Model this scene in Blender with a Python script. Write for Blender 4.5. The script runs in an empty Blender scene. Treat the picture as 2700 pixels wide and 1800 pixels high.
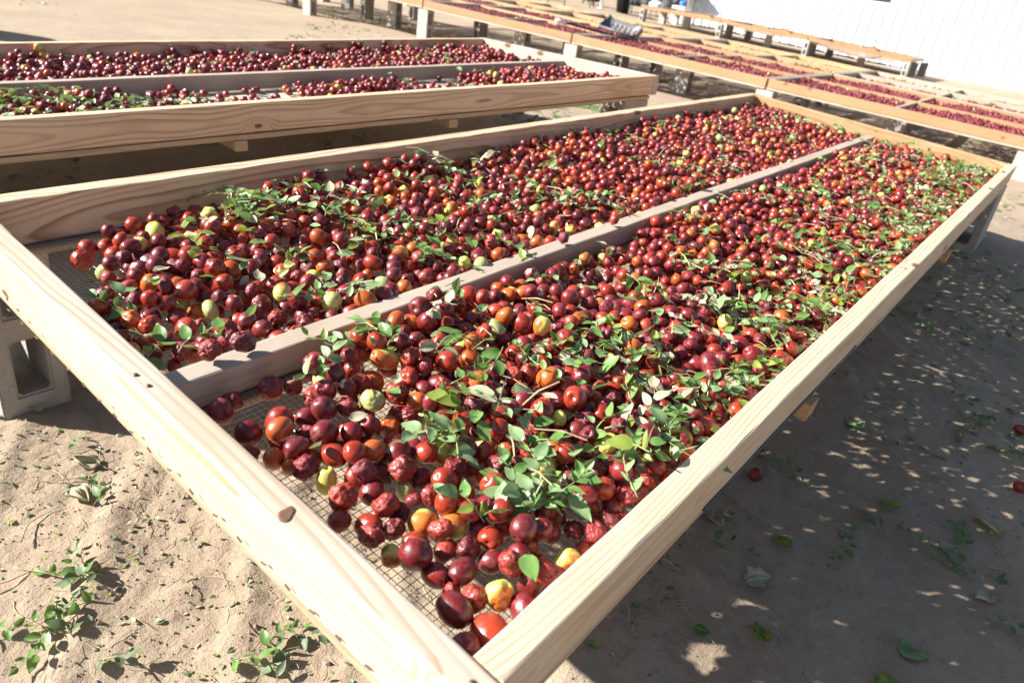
import bpy, bmesh, math, random
import numpy as np
from mathutils import Matrix, Vector, Quaternion, noise as mnoise

random.seed(7); rng = np.random.default_rng(11)
C = bpy.context.scene.collection
sc = bpy.context.scene

# ------------------------------------------------------------------ camera, sky, sun, exposure
CAM = Vector((-0.3383, -0.2167, 1.0468))
cd = bpy.data.cameras.new('camera'); cam = bpy.data.objects.new('camera', cd); C.objects.link(cam)
cd.sensor_width = 36.0; cd.lens = 36.0 * 1902.37 / 2700.0
cd.clip_start = 0.02; cd.clip_end = 600
_r = Vector((0.624224527, -0.769467413, 0.135143035))
_u = Vector((0.279877771, 0.381757356, 0.880868750))
_f = Vector((0.729391646, 0.512036347, -0.453659130))
cam.matrix_world = Matrix(((_r.x, _u.x, -_f.x, CAM.x), (_r.y, _u.y, -_f.y, CAM.y), (_r.z, _u.z, -_f.z, CAM.z), (0, 0, 0, 1)))
cd.dof.use_dof = True; cd.dof.focus_distance = 1.25; cd.dof.aperture_fstop = 5.6
sc.camera = cam
SUN = Vector((-1.12, 1.30, 1.0)).normalized()
el = math.asin(SUN.z); az = math.atan2(SUN.x, SUN.y)
w = bpy.data.worlds.new('World'); sc.world = w; w.use_nodes = True
wn = w.node_tree.nodes; wl = w.node_tree.links
sky = wn.new('ShaderNodeTexSky'); sky.sky_type = 'NISHITA'; sky.sun_disc = False
sky.sun_elevation = el; sky.sun_rotation = az
bg = wn['Background']; bg.inputs[1].default_value = 0.05
wl.new(sky.outputs[0], bg.inputs[0])
sd = bpy.data.lights.new('sun', 'SUN'); so = bpy.data.objects.new('sun', sd); C.objects.link(so)
sd.energy = 5.0; sd.angle = math.radians(0.55); sd.color = (1.0, 0.965, 0.925)
so.rotation_euler = (-SUN).to_track_quat('-Z', 'Y').to_euler(); so.location = (-10, 10, 20)
vs = sc.view_settings; vs.view_transform = 'Standard'; vs.look = 'None'; vs.gamma = 1; vs.use_curve_mapping = False
vs.exposure = 1.45
sc.cycles.use_denoising = True

# ------------------------------------------------------------------ ground height
def smooth(s):
    s = np.clip(s, 0, 1); return s * s * (3 - 2 * s)
def gbase(x, y):
    s = smooth((x - 10) / 8)
    return .09 * np.exp(-((x - 3.95) ** 2 + (y + .1) ** 2) / .8) + .25 * np.exp(-((x - 2) ** 2 / 7 + (y - 3.0) ** 2 / 1.3)) + (.17 * np.exp(-((x - 3.3) ** 2 + (y - 1.5) ** 2) / 5.2) + .06 * np.exp(-((x + .3) ** 2 + (y - 1.7) ** 2) / 1.6)) + s * .028 * np.clip(y - 3.5, 0, 14)  # wide middle mound raised to bring soil between the long trays into shade
_tab = rng.random((256, 256))
def vnoise(x, y, f):
    x = x * f + 31.7; y = y * f + 77.3
    xi = np.floor(x).astype(int); yi = np.floor(y).astype(int); fx = x - xi; fy = y - yi
    fx = fx * fx * (3 - 2 * fx); fy = fy * fy * (3 - 2 * fy)
    a = _tab[xi % 256, yi % 256]; b = _tab[(xi + 1) % 256, yi % 256]; c = _tab[xi % 256, (yi + 1) % 256]; d = _tab[(xi + 1) % 256, (yi + 1) % 256]
    return (a * (1 - fx) + b * fx) * (1 - fy) + (c * (1 - fx) + d * fx) * fy - .5
def gh(x, y):
    x = np.asarray(x, float); y = np.asarray(y, float)
    near = np.exp(-((x - 1) ** 2 + (y - .5) ** 2) / 18)
    h = gbase(x, y) + near * (.018 * vnoise(x, y, 2.3) + .012 * vnoise(x + 3, y, 5.5) + .007 * vnoise(x, y + 9, 13) + .0045 * vnoise(x, y, 34) + .0035 * vnoise(x, y, 80) + .0022 * vnoise(y, x, 150))
    # boot-scuffed ridges in the open soil beside the end board
    rx = x * .75 - y * .65
    h = h + near * .007 * np.clip(np.sin(rx * 24 + 5 * vnoise(x, y, 3)), 0, 1) ** 4 * (vnoise(x, y, 2.1) > -.05)
    h = h + (1 - near) * .03 * vnoise(x, y, .9)
    return h
def G(x, y): return float(gh(x, y))

# ------------------------------------------------------------------ node helpers / materials
def newmat(name):
    m = bpy.data.materials.new(name); m.use_nodes = True
    nt = m.node_tree; b = nt.nodes['Principled BSDF']
    return m, nt, b
class NB:
    def __init__(s, nt): s.nt = nt
    def n(s, t, **k):
        o = s.nt.nodes.new(t)
        for a, v in k.items(): setattr(o, a, v)
        return o
    def l(s, a, b): s.nt.links.new(a, b)
    def val(s, x, inp):
        if hasattr(x, 'links') or hasattr(x, 'is_linked'): s.l(x, inp)
        else: inp.default_value = x
    def math(s, op, a, b=0.0, c=0.0, clamp=False):
        o = s.n('ShaderNodeMath', operation=op, use_clamp=clamp)
        s.val(a, o.inputs[0]); s.val(b, o.inputs[1]); s.val(c, o.inputs[2]); return o.outputs[0]
    def vmath(s, op, a, b=(0, 0, 0)):
        o = s.n('ShaderNodeVectorMath', operation=op); s.val(a, o.inputs[0]); s.val(b, o.inputs[1]); return o.outputs[0]
    def noise(s, vec, scale, detail=3, rough=.55, dist=0.0):
        o = s.n('ShaderNodeTexNoise'); s.val(vec, o.inputs['Vector']); o.inputs['Scale'].default_value = scale
        o.inputs['Detail'].default_value = detail; o.inputs['Roughness'].default_value = rough; o.inputs['Distortion'].default_value = dist
        return o.outputs['Fac']
    def ramp(s, fac, stops, interp='LINEAR'):
        o = s.n('ShaderNodeValToRGB'); s.val(fac, o.inputs[0]); cr = o.color_ramp; cr.interpolation = interp
        while len(cr.elements) < len(stops): cr.elements.new(.5)
        for e, (p, c) in zip(cr.elements, stops):
            e.position = p; e.color = (c, c, c, 1) if isinstance(c, (int, float)) else (*c, 1)
        return o.outputs['Color']
    def mix(s, f, a, b, bt='MIX'):
        o = s.n('ShaderNodeMix', data_type='RGBA', blend_type=bt)
        s.val(f, o.inputs[0])
        for x, i in ((a, o.inputs[6]), (b, o.inputs[7])):
            if isinstance(x, tuple): i.default_value = (*x, 1)
            else: s.l(x, i)
        return o.outputs[2]
    def bump(s, h, strength, dist, normal=None):
        o = s.n('ShaderNodeBump'); s.val(h, o.inputs['Height']); o.inputs['Strength'].default_value = strength; o.inputs['Distance'].default_value = dist
        if normal: s.l(normal, o.inputs['Normal'])
        return o.outputs[0]

def wood(name, early, late, ring=.0075, knot=.55, grey=0.0, warp=1.0, greycol=(.40, .35, .295)):
    m, nt, b = newmat(name); k = NB(nt)
    tc = k.n('ShaderNodeTexCoord').outputs['Object']
    at = k.n('ShaderNodeAttribute', attribute_type='OBJECT', attribute_name='seed').outputs['Fac']
    off = k.n('ShaderNodeCombineXYZ'); k.val(k.math('MULTIPLY', at, 17.3), off.inputs[0]); k.val(k.math('MULTIPLY', at, 5.1), off.inputs[1])
    p = k.vmath('ADD', tc, off.outputs[0])
    sp = k.n('ShaderNodeSeparateXYZ'); k.l(tc, sp.inputs[0])
    X = k.math('ADD', sp.outputs[0], k.math('MULTIPLY', at, 17.3)); Y = sp.outputs[1]; Z = sp.outputs[2]
    # knots
    kv = k.n('ShaderNodeCombineXYZ'); k.val(k.math('MULTIPLY', X, 4.0), kv.inputs[0]); k.val(k.math('ADD', k.math('ADD', k.math('MULTIPLY', Z, 8.5), k.math('MULTIPLY', Y, 8.0)), k.math('MULTIPLY', at, 9.7)), kv.inputs[1])
    vo = k.n('ShaderNodeTexVoronoi', feature='F1', voronoi_dimensions='2D'); k.l(kv.outputs[0], vo.inputs['Vector']); vo.inputs['Scale'].default_value = 1.0
    vo.inputs['Randomness'].default_value = .85
    d = vo.outputs['Distance']
    sc_ = k.n('ShaderNodeSeparateColor'); k.l(vo.outputs['Color'], sc_.inputs[0])
    pick = k.math('LESS_THAN', sc_.outputs[0], knot * .62)
    # ellipse correction: wider along the grain
    size = k.math('MULTIPLY_ADD', sc_.outputs[1], .075, .045)
    dn = k.math('DIVIDE', d, size)
    infl = k.math('MULTIPLY', pick, k.math('POWER', 2.718, k.math('MULTIPLY', k.math('MULTIPLY', d, d), -48.0)))
    # annual rings
    wv = k.n('ShaderNodeCombineXYZ'); k.val(k.math('MULTIPLY', X, 1.4), wv.inputs[0]); k.val(k.math('MULTIPLY', Y, 5.0), wv.inputs[1]); k.val(k.math('MULTIPLY', Z, 5.0), wv.inputs[2])
    n1 = k.noise(wv.outputs[0], 1.0, 2.0, .5)
    wv2 = k.n('ShaderNodeCombineXYZ'); k.val(k.math('MULTIPLY', X, 6.0), wv2.inputs[0]); k.val(k.math('MULTIPLY', Y, 30.0), wv2.inputs[1]); k.val(k.math('MULTIPLY', Z, 30.0), wv2.inputs[2])
    n2 = k.noise(wv2.outputs[0], 1.0, 2.0, .5)
    yc = k.math('ADD', Y, k.math('MULTIPLY_ADD', k.math('FRACT', k.math('MULTIPLY', at, 7.77)), .03, .012))
    zc = k.math('ADD', Z, k.math('MULTIPLY_ADD', k.math('FRACT', k.math('MULTIPLY', at, 3.33)), .09, -.01))
    r = k.math('SQRT', k.math('ADD', k.math('MULTIPLY', yc, yc), k.math('MULTIPLY', zc, zc)))
    r = k.math('ADD', r, k.math('MULTIPLY', k.math('SUBTRACT', n1, .5), .055 * warp))
    r = k.math('ADD', r, k.math('MULTIPLY', k.math('SUBTRACT', n2, .5), .004))
    r = k.math('ADD', r, k.math('MULTIPLY', infl, .034))
    n3 = k.noise(wv.outputs[0], .6, 1.0, .5)
    rq = k.math('DIVIDE', k.math('MULTIPLY', r, k.math('MULTIPLY_ADD', n3, .9, .55)), ring)
    ph = k.math('FRACT', rq)
    wnz = k.n('ShaderNodeTexWhiteNoise', noise_dimensions='1D'); k.val(k.math('ADD', k.math('FLOOR', rq), k.math('MULTIPLY', at, 50.0)), wnz.inputs['W'])
    late_f = k.ramp(ph, [(0.0, .05), (.45, .0), (.80, .75), (.93, 1.0), (1.0, .1)])
    big = k.noise(wv.outputs[0], 2.2, 3, .6)
    late_f = k.math('MULTIPLY', late_f, k.math('MULTIPLY_ADD', wnz.outputs['Value'], .65, .35))
    late_f = k.math('MULTIPLY', late_f, k.ramp(big, [(.3, .6), (.65, 1.0)]))
    fib = k.n('ShaderNodeCombineXYZ'); k.val(k.math('MULTIPLY', X, 14.0), fib.inputs[0]); k.val(k.math('MULTIPLY', Y, 900.0), fib.inputs[1]); k.val(k.math('MULTIPLY', Z, 900.0), fib.inputs[2])
    nf = k.noise(fib.outputs[0], 1.0, 2.0, .6)
    col = k.mix(late_f, early, late)
    col = k.mix(k.math('MULTIPLY', k.math('SUBTRACT', nf, .5), .9, clamp=True), col, tuple(c * .62 for c in early))
    blot = k.noise(p, 3.1, 4, .6)
    col = k.mix(k.ramp(blot, [(.42, 0.0), (.70, .38)]), col, (late[0] * 1.25, late[1] * 1.2, late[2] * 1.1))
    kn = k.ramp(dn, [(0.0, 1.0), (.7, .9), (1.0, .35), (1.7, .0)])
    kn = k.math('MULTIPLY', kn, pick)
    krings = k.math('FRACT', k.math('MULTIPLY', d, 42.0))
    kc = k.mix(k.ramp(krings, [(.2, 0.0), (.9, .8)]), (.20, .095, .045), (.085, .035, .018))
    col = k.mix(kn, col, kc)
    gn = k.noise(p, 6.0, 5, .65)
    gf = k.math('MULTIPLY', k.ramp(gn, [(.35, .45), (.65, 1.0)]), grey)
    col = k.mix(gf, col, greycol)
    dirt = k.noise(p, 55.0, 3, .7)
    col = k.mix(k.ramp(dirt, [(.66, 0.0), (.80, .35)]), col, (.22, .15, .10))
    tint = k.math('MULTIPLY_ADD', k.math('FRACT', k.math('MULTIPLY', at, 13.7)), .22, .89)
    col = k.mix(1.0, col, k.nt.nodes.new('ShaderNodeCombineXYZ').outputs[0], 'MULTIPLY') if False else col
    hs = k.n('ShaderNodeHueSaturation'); k.l(col, hs.inputs['Color']); k.val(tint, hs.inputs['Value'])
    k.l(hs.outputs[0], b.inputs['Base Color'])
    b.inputs['Roughness'].default_value = .62
    b.inputs['Specular IOR Level'].default_value = .3
    h = k.math('ADD', k.math('MULTIPLY', late_f, .18), k.math('MULTIPLY', nf, .9))
    h = k.math('SUBTRACT', h, k.math('MULTIPLY', kn, .5))
    k.l(k.bump(h, .35, .0010), b.inputs['Normal'])
    return m
M_pine = wood('pine_board', (.66, .53, .385), (.42, .27, .15))
M_pale = wood('pale_pine_board', (.54, .46, .37), (.37, .235, .13), ring=.009, knot=.55)
M_shadepine = wood('knotty_pine_board', (.72, .51, .34), (.25, .105, .04), ring=.0080, knot=.75)
M_far = wood('sunburnt_board', (.40, .235, .115), (.24, .115, .045), ring=.010, knot=.3, grey=.1)
M_grey = wood('weathered_board', (.50, .40, .30), (.25, .165, .105), ring=.006, knot=.4, grey=.5)
M_orange = wood('orange_pine_board', (.53, .35, .19), (.34, .16, .06), ring=.010, knot=.25)
M_end = wood('sawn_lath', (.50, .34, .20), (.34, .18, .09), ring=.004, knot=.1, grey=.25)

def simple(name, col, rough=.6, metal=0.0, nscale=0, namp=.15, bump=0.0, bscale=200, spec=.5, col2=None, det=5):
    m, nt, b = newmat(name); k = NB(nt)
    b.inputs['Roughness'].default_value = rough; b.inputs['Metallic'].default_value = metal
    b.inputs['Specular IOR Level'].default_value = spec
    tc = k.n('ShaderNodeTexCoord').outputs['Object']
    if nscale:
        f = k.noise(tc, nscale, det, .62)
        c2 = col2 or tuple(c * (1 - namp * 2) for c in col)
        k.l(k.mix(k.ramp(f, [(.35, 0.0), (.65, 1.0)]), col, c2), b.inputs['Base Color'])
    else: b.inputs['Base Color'].default_value = (*col, 1)
    if bump: k.l(k.bump(k.noise(tc, bscale, 4, .6), bump, .002), b.inputs['Normal'])
    return m
M_wire = simple('galvanised_wire', (.42, .43, .44), .36, .8)
M_tape = simple('black_edging', (.03, .035, .05), .5)
def blockmat():
    m, nt, b = newmat('cinder_block'); k = NB(nt); tc = k.n('ShaderNodeTexCoord').outputs['Object']
    f = k.noise(tc, 9, 5, .65); c = k.mix(k.ramp(f, [(.3, 0.0), (.7, 1.0)]), (.46, .43, .39), (.36, .32, .28))
    f2 = k.noise(tc, 260, 3, .7); c = k.mix(k.ramp(f2, [(.56, 0.0), (.70, .55)]), c, (.17, .145, .125))
    k.l(c, b.inputs['Base Color']); b.inputs['Roughness'].default_value = .93; b.inputs['Specular IOR Level'].default_value = .2
    k.l(k.bump(k.math('ADD', k.noise(tc, 170, 4, .7), k.math('MULTIPLY', k.noise(tc, 30, 3, .6), 1.3)), .8, .004), b.inputs['Normal'])
    return m
M_block = blockmat()
def soil():
    m, nt, b = newmat('sandy_soil'); k = NB(nt); tc = k.n('ShaderNodeTexCoord').outputs['Object']
    f = k.noise(tc, 1.1, 6, .62); c = k.mix(k.ramp(f, [(.3, 0.0), (.7, 1.0)]), (.455, .362, .255), (.355, .268, .185))
    f3 = k.noise(tc, 14, 5, .7); c = k.mix(k.ramp(f3, [(.45, 0.0), (.75, .55)]), c, (.27, .195, .135))
    f2 = k.noise(tc, 420, 2, .8); c = k.mix(k.ramp(f2, [(.35, .5), (.5, 0.0), (.64, 0.0), (.8, .5)]), c, (.20, .15, .11))
    f4 = k.noise(tc, 330, 2, .8); c = k.mix(k.ramp(f4, [(.66, 0.0), (.78, .5)]), c, (.62, .52, .41))
    k.l(c, b.inputs['Base Color']); b.inputs['Roughness'].default_value = .95; b.inputs['Specular IOR Level'].default_value = .15
    h = k.math('ADD', k.math('MULTIPLY', k.noise(tc, 22, 5, .6), 1.2), k.math('ADD', k.math('MULTIPLY', k.noise(tc, 110, 4, .7), .8), k.math('MULTIPLY', k.noise(tc, 500, 2, .7), .25)))
    k.l(k.bump(h, .6, .006), b.inputs['Normal'])
    return m
M_soil = soil()

def fruit(name, ca, cb, rough, wr, two=None, coat=.35, bloom=.0):
    """ca..cb: colour range between fruits; wr: wrinkle depth; two: second skin colour in patches"""
    m, nt, b = newmat(name); k = NB(nt); tc = k.n('ShaderNodeTexCoord').outputs['Object']
    ri = k.n('ShaderNodeNewGeometry').outputs['Random Per Island']; ro = k.n('ShaderNodeObjectInfo').outputs['Random']
    rd = k.math('FRACT', k.math('ADD', ri, ro))
    sh = k.n('ShaderNodeCombineXYZ'); k.val(k.math('MULTIPLY', rd, 9.0), sh.inputs[0]); k.val(k.math('MULTIPLY', rd, 3.7), sh.inputs[2])
    v = k.vmath('ADD', tc, sh.outputs[0])
    c = k.mix(rd, ca, cb)
    n1 = k.noise(v, 45, 4, .6)
    c = k.mix(k.ramp(n1, [(.35, 0.0), (.7, .55)]), c, tuple(x * .5 for x in ca))
    if two:
        n2 = k.noise(v, 28, 2, .5, .4)
        c = k.mix(k.ramp(n2, [(.44, 0.0), (.55, 1.0)]), c, two)
        sp = k.noise(v, 420, 2, .6); c = k.mix(k.ramp(sp, [(.62, 0.0), (.70, .5)]), c, (.16, .05, .015))
    else:
        sp = k.noise(v, 300, 2, .6); c = k.mix(k.ramp(sp, [(.60, 0.0), (.72, .35)]), c, tuple(min(1, x * 2.2 + .02) for x in cb))
    if bloom:
        n3 = k.noise(v, 60, 4, .65); c = k.mix(k.ramp(n3, [(.5, 0.0), (.75, bloom)]), c, (.30, .19, .22))
    if wr or name == 'maroon_skin':
        n4 = k.noise(v, 42, 2, .5); rb = k.math('FRACT', k.math('MULTIPLY', rd, 37.0))
        bite = k.math('MULTIPLY', k.math('LESS_THAN', rb, .09), k.ramp(n4, [(.63, 0.0), (.65, 1.0)]))
        c = k.mix(bite, c, (.62, .52, .40))
    k.l(c, b.inputs['Base Color'])
    k.l(k.ramp(k.noise(v, 75, 3, .6), [(.35, rough * .75), (.7, min(1.0, rough * 1.7))]), b.inputs['Roughness']); b.inputs['Coat Weight'].default_value = coat * .7; b.inputs['Coat Roughness'].default_value = .18
    b.inputs['Subsurface Weight'].default_value = 0.0
    if wr:
        vo = k.n('ShaderNodeTexVoronoi', feature='SMOOTH_F1'); k.l(k.vmath('ADD', v, (0, 0, 0)), vo.inputs['Vector']); vo.inputs['Scale'].default_value = 190
        h = k.math('ADD', k.math('MULTIPLY', vo.outputs['Distance'], 1.2), k.noise(v, 260, 4, .7, 1.0))
        k.l(k.bump(h, wr, .0022), b.inputs['Normal'])
    else:
        k.l(k.bump(k.math('ADD', k.noise(v, 90, 4, .65), k.math('MULTIPLY', k.noise(v, 330, 3, .6), .5)), .45, .0016), b.inputs['Normal'])
    return m
F_MAR, F_MARW, F_RED, F_ORA, F_TWO, F_GRN, F_DRY, F_RW = range(8)
FM = [fruit('maroon_skin', (0.135, 0.010, 0.011), (0.248, 0.018, 0.016), .32, 0, bloom=.25),
      fruit('wrinkled_maroon_skin', (0.141, 0.011, 0.013), (0.272, 0.021, 0.021), .38, .6, coat=.3),
      fruit('red_brown_skin', (0.260, 0.025, 0.012), (0.391, 0.043, 0.015), .26, 0),
      fruit('orange_brown_skin', (0.402, 0.070, 0.014), (0.568, 0.131, 0.021), .26, 0),
      fruit('mottled_yellow_skin', (0.496, 0.114, 0.021), (0.591, 0.194, 0.029), .28, 0, two=(0.601, 0.571, 0.127)),
      fruit('yellow_green_skin', (.42, .46, .16), (.50, .46, .13), .33, 0),
      fruit('dry_maroon_skin', (.135, .011, .016), (.235, .020, .026), .42, .6, coat=.2, bloom=.3),
      fruit('wrinkled_red_skin', (0.260, 0.023, 0.015), (0.402, 0.045, 0.020), .35, .6)]
M_flesh = simple('bitten_flesh', (.66, .58, .44), .7, nscale=300, namp=.2, bump=.4)

def leafmat(name, a, bcol, tr=.3, rough=.38, vein=(.30, .36, .18)):
    m, nt, b = newmat(name); k = NB(nt)
    ri = k.n('ShaderNodeNewGeometry'); ro = k.n('ShaderNodeObjectInfo').outputs['Random']
    rd = k.math('FRACT', k.math('ADD', ri.outputs['Random Per Island'], ro))
    tc = k.n('ShaderNodeTexCoord').outputs['Object']
    c = k.mix(rd, a, bcol)
    c = k.mix(k.ramp(k.noise(tc, 70, 4, .6), [(.4, 0.0), (.75, .45)]), c, tuple(x * .55 for x in a))
    c = k.mix(k.math('MULTIPLY', ri.outputs['Backfacing'], .4), c, (.27, .36, .20))
    k.l(c, b.inputs['Base Color']); b.inputs['Roughness'].default_value = rough
    k.l(k.bump(k.noise(tc, 320, 3, .6), .35, .001), b.inputs['Normal'])
    tb = k.n('ShaderNodeBsdfTranslucent'); k.l(k.mix(.5, c, (.26, .38, .05)), tb.inputs['Color'])
    ms = k.n('ShaderNodeMixShader'); ms.inputs[0].default_value = tr
    k.l(b.outputs[0], ms.inputs[1]); k.l(tb.outputs[0], ms.inputs[2]); k.l(ms.outputs[0], nt.nodes['Material Output'].inputs['Surface'])
    return m
L_GRN = leafmat('green_leaf', (.12, .25, .055), (.20, .36, .10))
L_SAGE = leafmat('sage_leaf', (.19, .30, .12), (.27, .39, .18), .2, .45)
L_YEL = leafmat('yellow_green_leaf', (.24, .34, .055), (.36, .42, .08), .4)
L_DRY = leafmat('dry_leaf', (.42, .38, .25), (.52, .46, .31), .2, .7)
L_DULL = leafmat('wilted_leaf', (.10, .15, .07), (.15, .21, .10), .15, .55)
M_stem = simple('green_stem', (.30, .34, .12), .55, nscale=60, namp=.2)
M_straw = simple('dry_straw', (.48, .36, .21), .7, nscale=60, namp=.2)
M_twig = simple('brown_twig', (.28, .17, .10), .8, nscale=60, namp=.2)
M_pebble = simple('pebble', (.30, .24, .19), .85, nscale=40, namp=.2, bump=.5)

# ------------------------------------------------------------------ object helpers
def tag(o, label=None, cat=None, group=None, kind=None):
    if label: o['label'] = label
    if cat: o['category'] = cat
    if group: o['group'] = group
    if kind: o['kind'] = kind
    return o
def empty(name, mat=None, **k):
    o = bpy.data.objects.new(name, None); C.objects.link(o)
    o.empty_display_size = .1
    if mat is not None: o.matrix_world = mat
    return tag(o, **k)
def link(name, me, mats=(), parent=None, mat=None):
    o = bpy.data.objects.new(name, me); C.objects.link(o)
    if mats and not me.materials:
        for m in mats: me.materials.append(m)
    if parent is not None: o.parent = parent
    if mat is not None: o.matrix_basis = mat
    return o
def bm_mesh(bm, name='mesh', sm=False):
    me = bpy.data.meshes.new(name); bm.to_mesh(me); bm.free()
    if sm: me.polygons.foreach_set('use_smooth', np.ones(len(me.polygons), bool))
    return me
def np_mesh(name, V, F, mi=None, smooth_=True):
    me = bpy.data.meshes.new(name); V = np.asarray(V, np.float32); F = np.asarray(F, np.int32); k = F.shape[1]
    me.vertices.add(len(V)); me.vertices.foreach_set('co', V.ravel())
    me.loops.add(F.size); me.loops.foreach_set('vertex_index', F.ravel())
    me.polygons.add(len(F)); me.polygons.foreach_set('loop_start', np.arange(len(F), dtype=np.int32) * k)
    if mi is not None: me.polygons.foreach_set('material_index', np.asarray(mi, np.int32))
    me.polygons.foreach_set('use_smooth', np.full(len(F), smooth_))
    me.update(calc_edges=True); return me
def box_bm(bm, lo, hi, mi=0):
    vs_ = [bm.verts.new((x, y, z)) for x in (lo[0], hi[0]) for y in (lo[1], hi[1]) for z in (lo[2], hi[2])]
    for f in ((0, 1, 3, 2), (4, 6, 7, 5), (0, 4, 5, 1), (2, 3, 7, 6), (0, 2, 6, 4), (1, 5, 7, 3)):
        fc = bm.faces.new([vs_[i] for i in f]); fc.material_index = mi
def box_mesh(lo, hi, bev=0.0, seg=1):
    bm = bmesh.new(); box_bm(bm, lo, hi)
    if bev: bmesh.ops.bevel(bm, geom=list(bm.edges), offset=bev, segments=seg, affect='EDGES')
    bmesh.ops.recalc_face_normals(bm, faces=bm.faces)
    return bm_mesh(bm)
_seed = [0.13]
def board_mesh(L, T, H, rough=1.0):
    """a sawn board: rounded arrises, slightly wavy edges; x along, y 0..T, z -H..0"""
    n = max(2, int(L / .06)); r = .0035
    prof = [(r, 0), (T - r, 0), (T - r * .3, -r * .3), (T, -r), (T, -H + r), (T - r * .3, -H + r * .3), (T - r, -H), (r, -H), (r * .3, -H + r * .3), (0, -H + r), (0, -r), (r * .3, -r * .3)]
    s = random.random() * 100
    V = []; k = len(prof)
    for i in range(n + 1):
        x = L * i / n
        a = .0018 * rough * mnoise.noise((x * 2.0, s, 0)); b2 = .0016 * rough * mnoise.noise((x * 2.3, s, 9))
        for j, (y, z) in enumerate(prof):
            e = .0009 * rough * mnoise.noise((x * 19, s + j * 1.7, 3))
            V.append((x, y + a + e, z + b2 + e))
    F = []
    for i in range(n):
        for j in range(k):
            F.append((i * k + j, (i + 1) * k + j, (i + 1) * k + (j + 1) % k, i * k + (j + 1) % k))
    me = bpy.data.meshes.new('board')
    F2 = [tuple(f) for f in F] + [tuple(range(k)), tuple(reversed(range(n * k, n * k + k)))]
    me.from_pydata(V, [], F2); me.update()
    bm = bmesh.new(); bm.from_mesh(me); bmesh.ops.recalc_face_normals(bm, faces=bm.faces); bm.to_mesh(me); bm.free()
    return me
def board(name, parent, a, b, T, H, m, side=1, label=None, rough=1.0):
    """top edge a->b (outer top line), thickness to the left (side=1) or right"""
    a = Vector(a); b = Vector(b); d = b - a; L = d.length; x = d.normalized(); z = Vector((0, 0, 1)); y = z.cross(x).normalized(); z = x.cross(y)
    me = board_mesh(L, T, H, rough)
    if side < 0:
        a = a - y * T
    o = link(name, me, (m,), parent, Matrix(((x.x, y.x, z.x, a.x), (x.y, y.y, z.y, a.y), (x.z, y.z, z.z, a.z), (0, 0, 0, 1))))
    _seed[0] = (_seed[0] * 1.37 + .217) % 1.0; o['seed'] = _seed[0]
    if label: o['label'] = label
    return o

def block_mesh(w=.13, dep=.19, h=.39):
    """hollow concrete block stood on end; the two cores run along y"""
    xs = [0, .034, w - .034, w]; zs = [0, .05 * h / .39, .168 * h / .39, .222 * h / .39, .34 * h / .39, h]
    bm = bmesh.new(); v = {}
    def vv(i, j, k):
        if (i, j, k) not in v: v[(i, j, k)] = bm.verts.new((xs[i] - w / 2, (0, dep)[j] - dep / 2, zs[k]))
        return v[(i, j, k)]
    solid = lambda i, k: 0 <= i < 3 and 0 <= k < 5 and not (i == 1 and k in (1, 3))
    for i in range(3):
        for k in range(5):
            if not solid(i, k): continue
            bm.faces.new([vv(i, 0, k), vv(i + 1, 0, k), vv(i + 1, 0, k + 1), vv(i, 0, k + 1)])
            bm.faces.new([vv(i, 1, k), vv(i, 1, k + 1), vv(i + 1, 1, k + 1), vv(i + 1, 1, k)])
            for di, dk, q in ((-1, 0, ((i, k), (i, k + 1))), (1, 0, ((i + 1, k + 1), (i + 1, k))), (0, -1, ((i + 1, k), (i, k))), (0, 1, ((i, k + 1), (i + 1, k + 1)))):
                if not solid(i + di, k + dk):
                    (p1, p2), (p3, p4) = q
                    bm.faces.new([vv(p1, 0, p2), vv(p3, 0, p4), vv(p3, 1, p4), vv(p1, 1, p2)])
    bmesh.ops.recalc_face_normals(bm, faces=bm.faces)
    ed = [e for e in bm.edges if e.calc_face_angle(0) > .5]
    bmesh.ops.bevel(bm, geom=ed, offset=.005, segments=2, affect='EDGES')
    return bm_mesh(bm, 'block')
def cinder(x, y, top, rot, label, group, dep=.19):
    h = top - G(x, y) + .012
    me = block_mesh(.13, dep, h)
    o = link('cinder_block', me, (M_block,)); o.location = (x, y, top - h); o.rotation_euler = (0, 0, rot)
    return tag(o, label=label, cat='cinder block', group=group)

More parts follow.
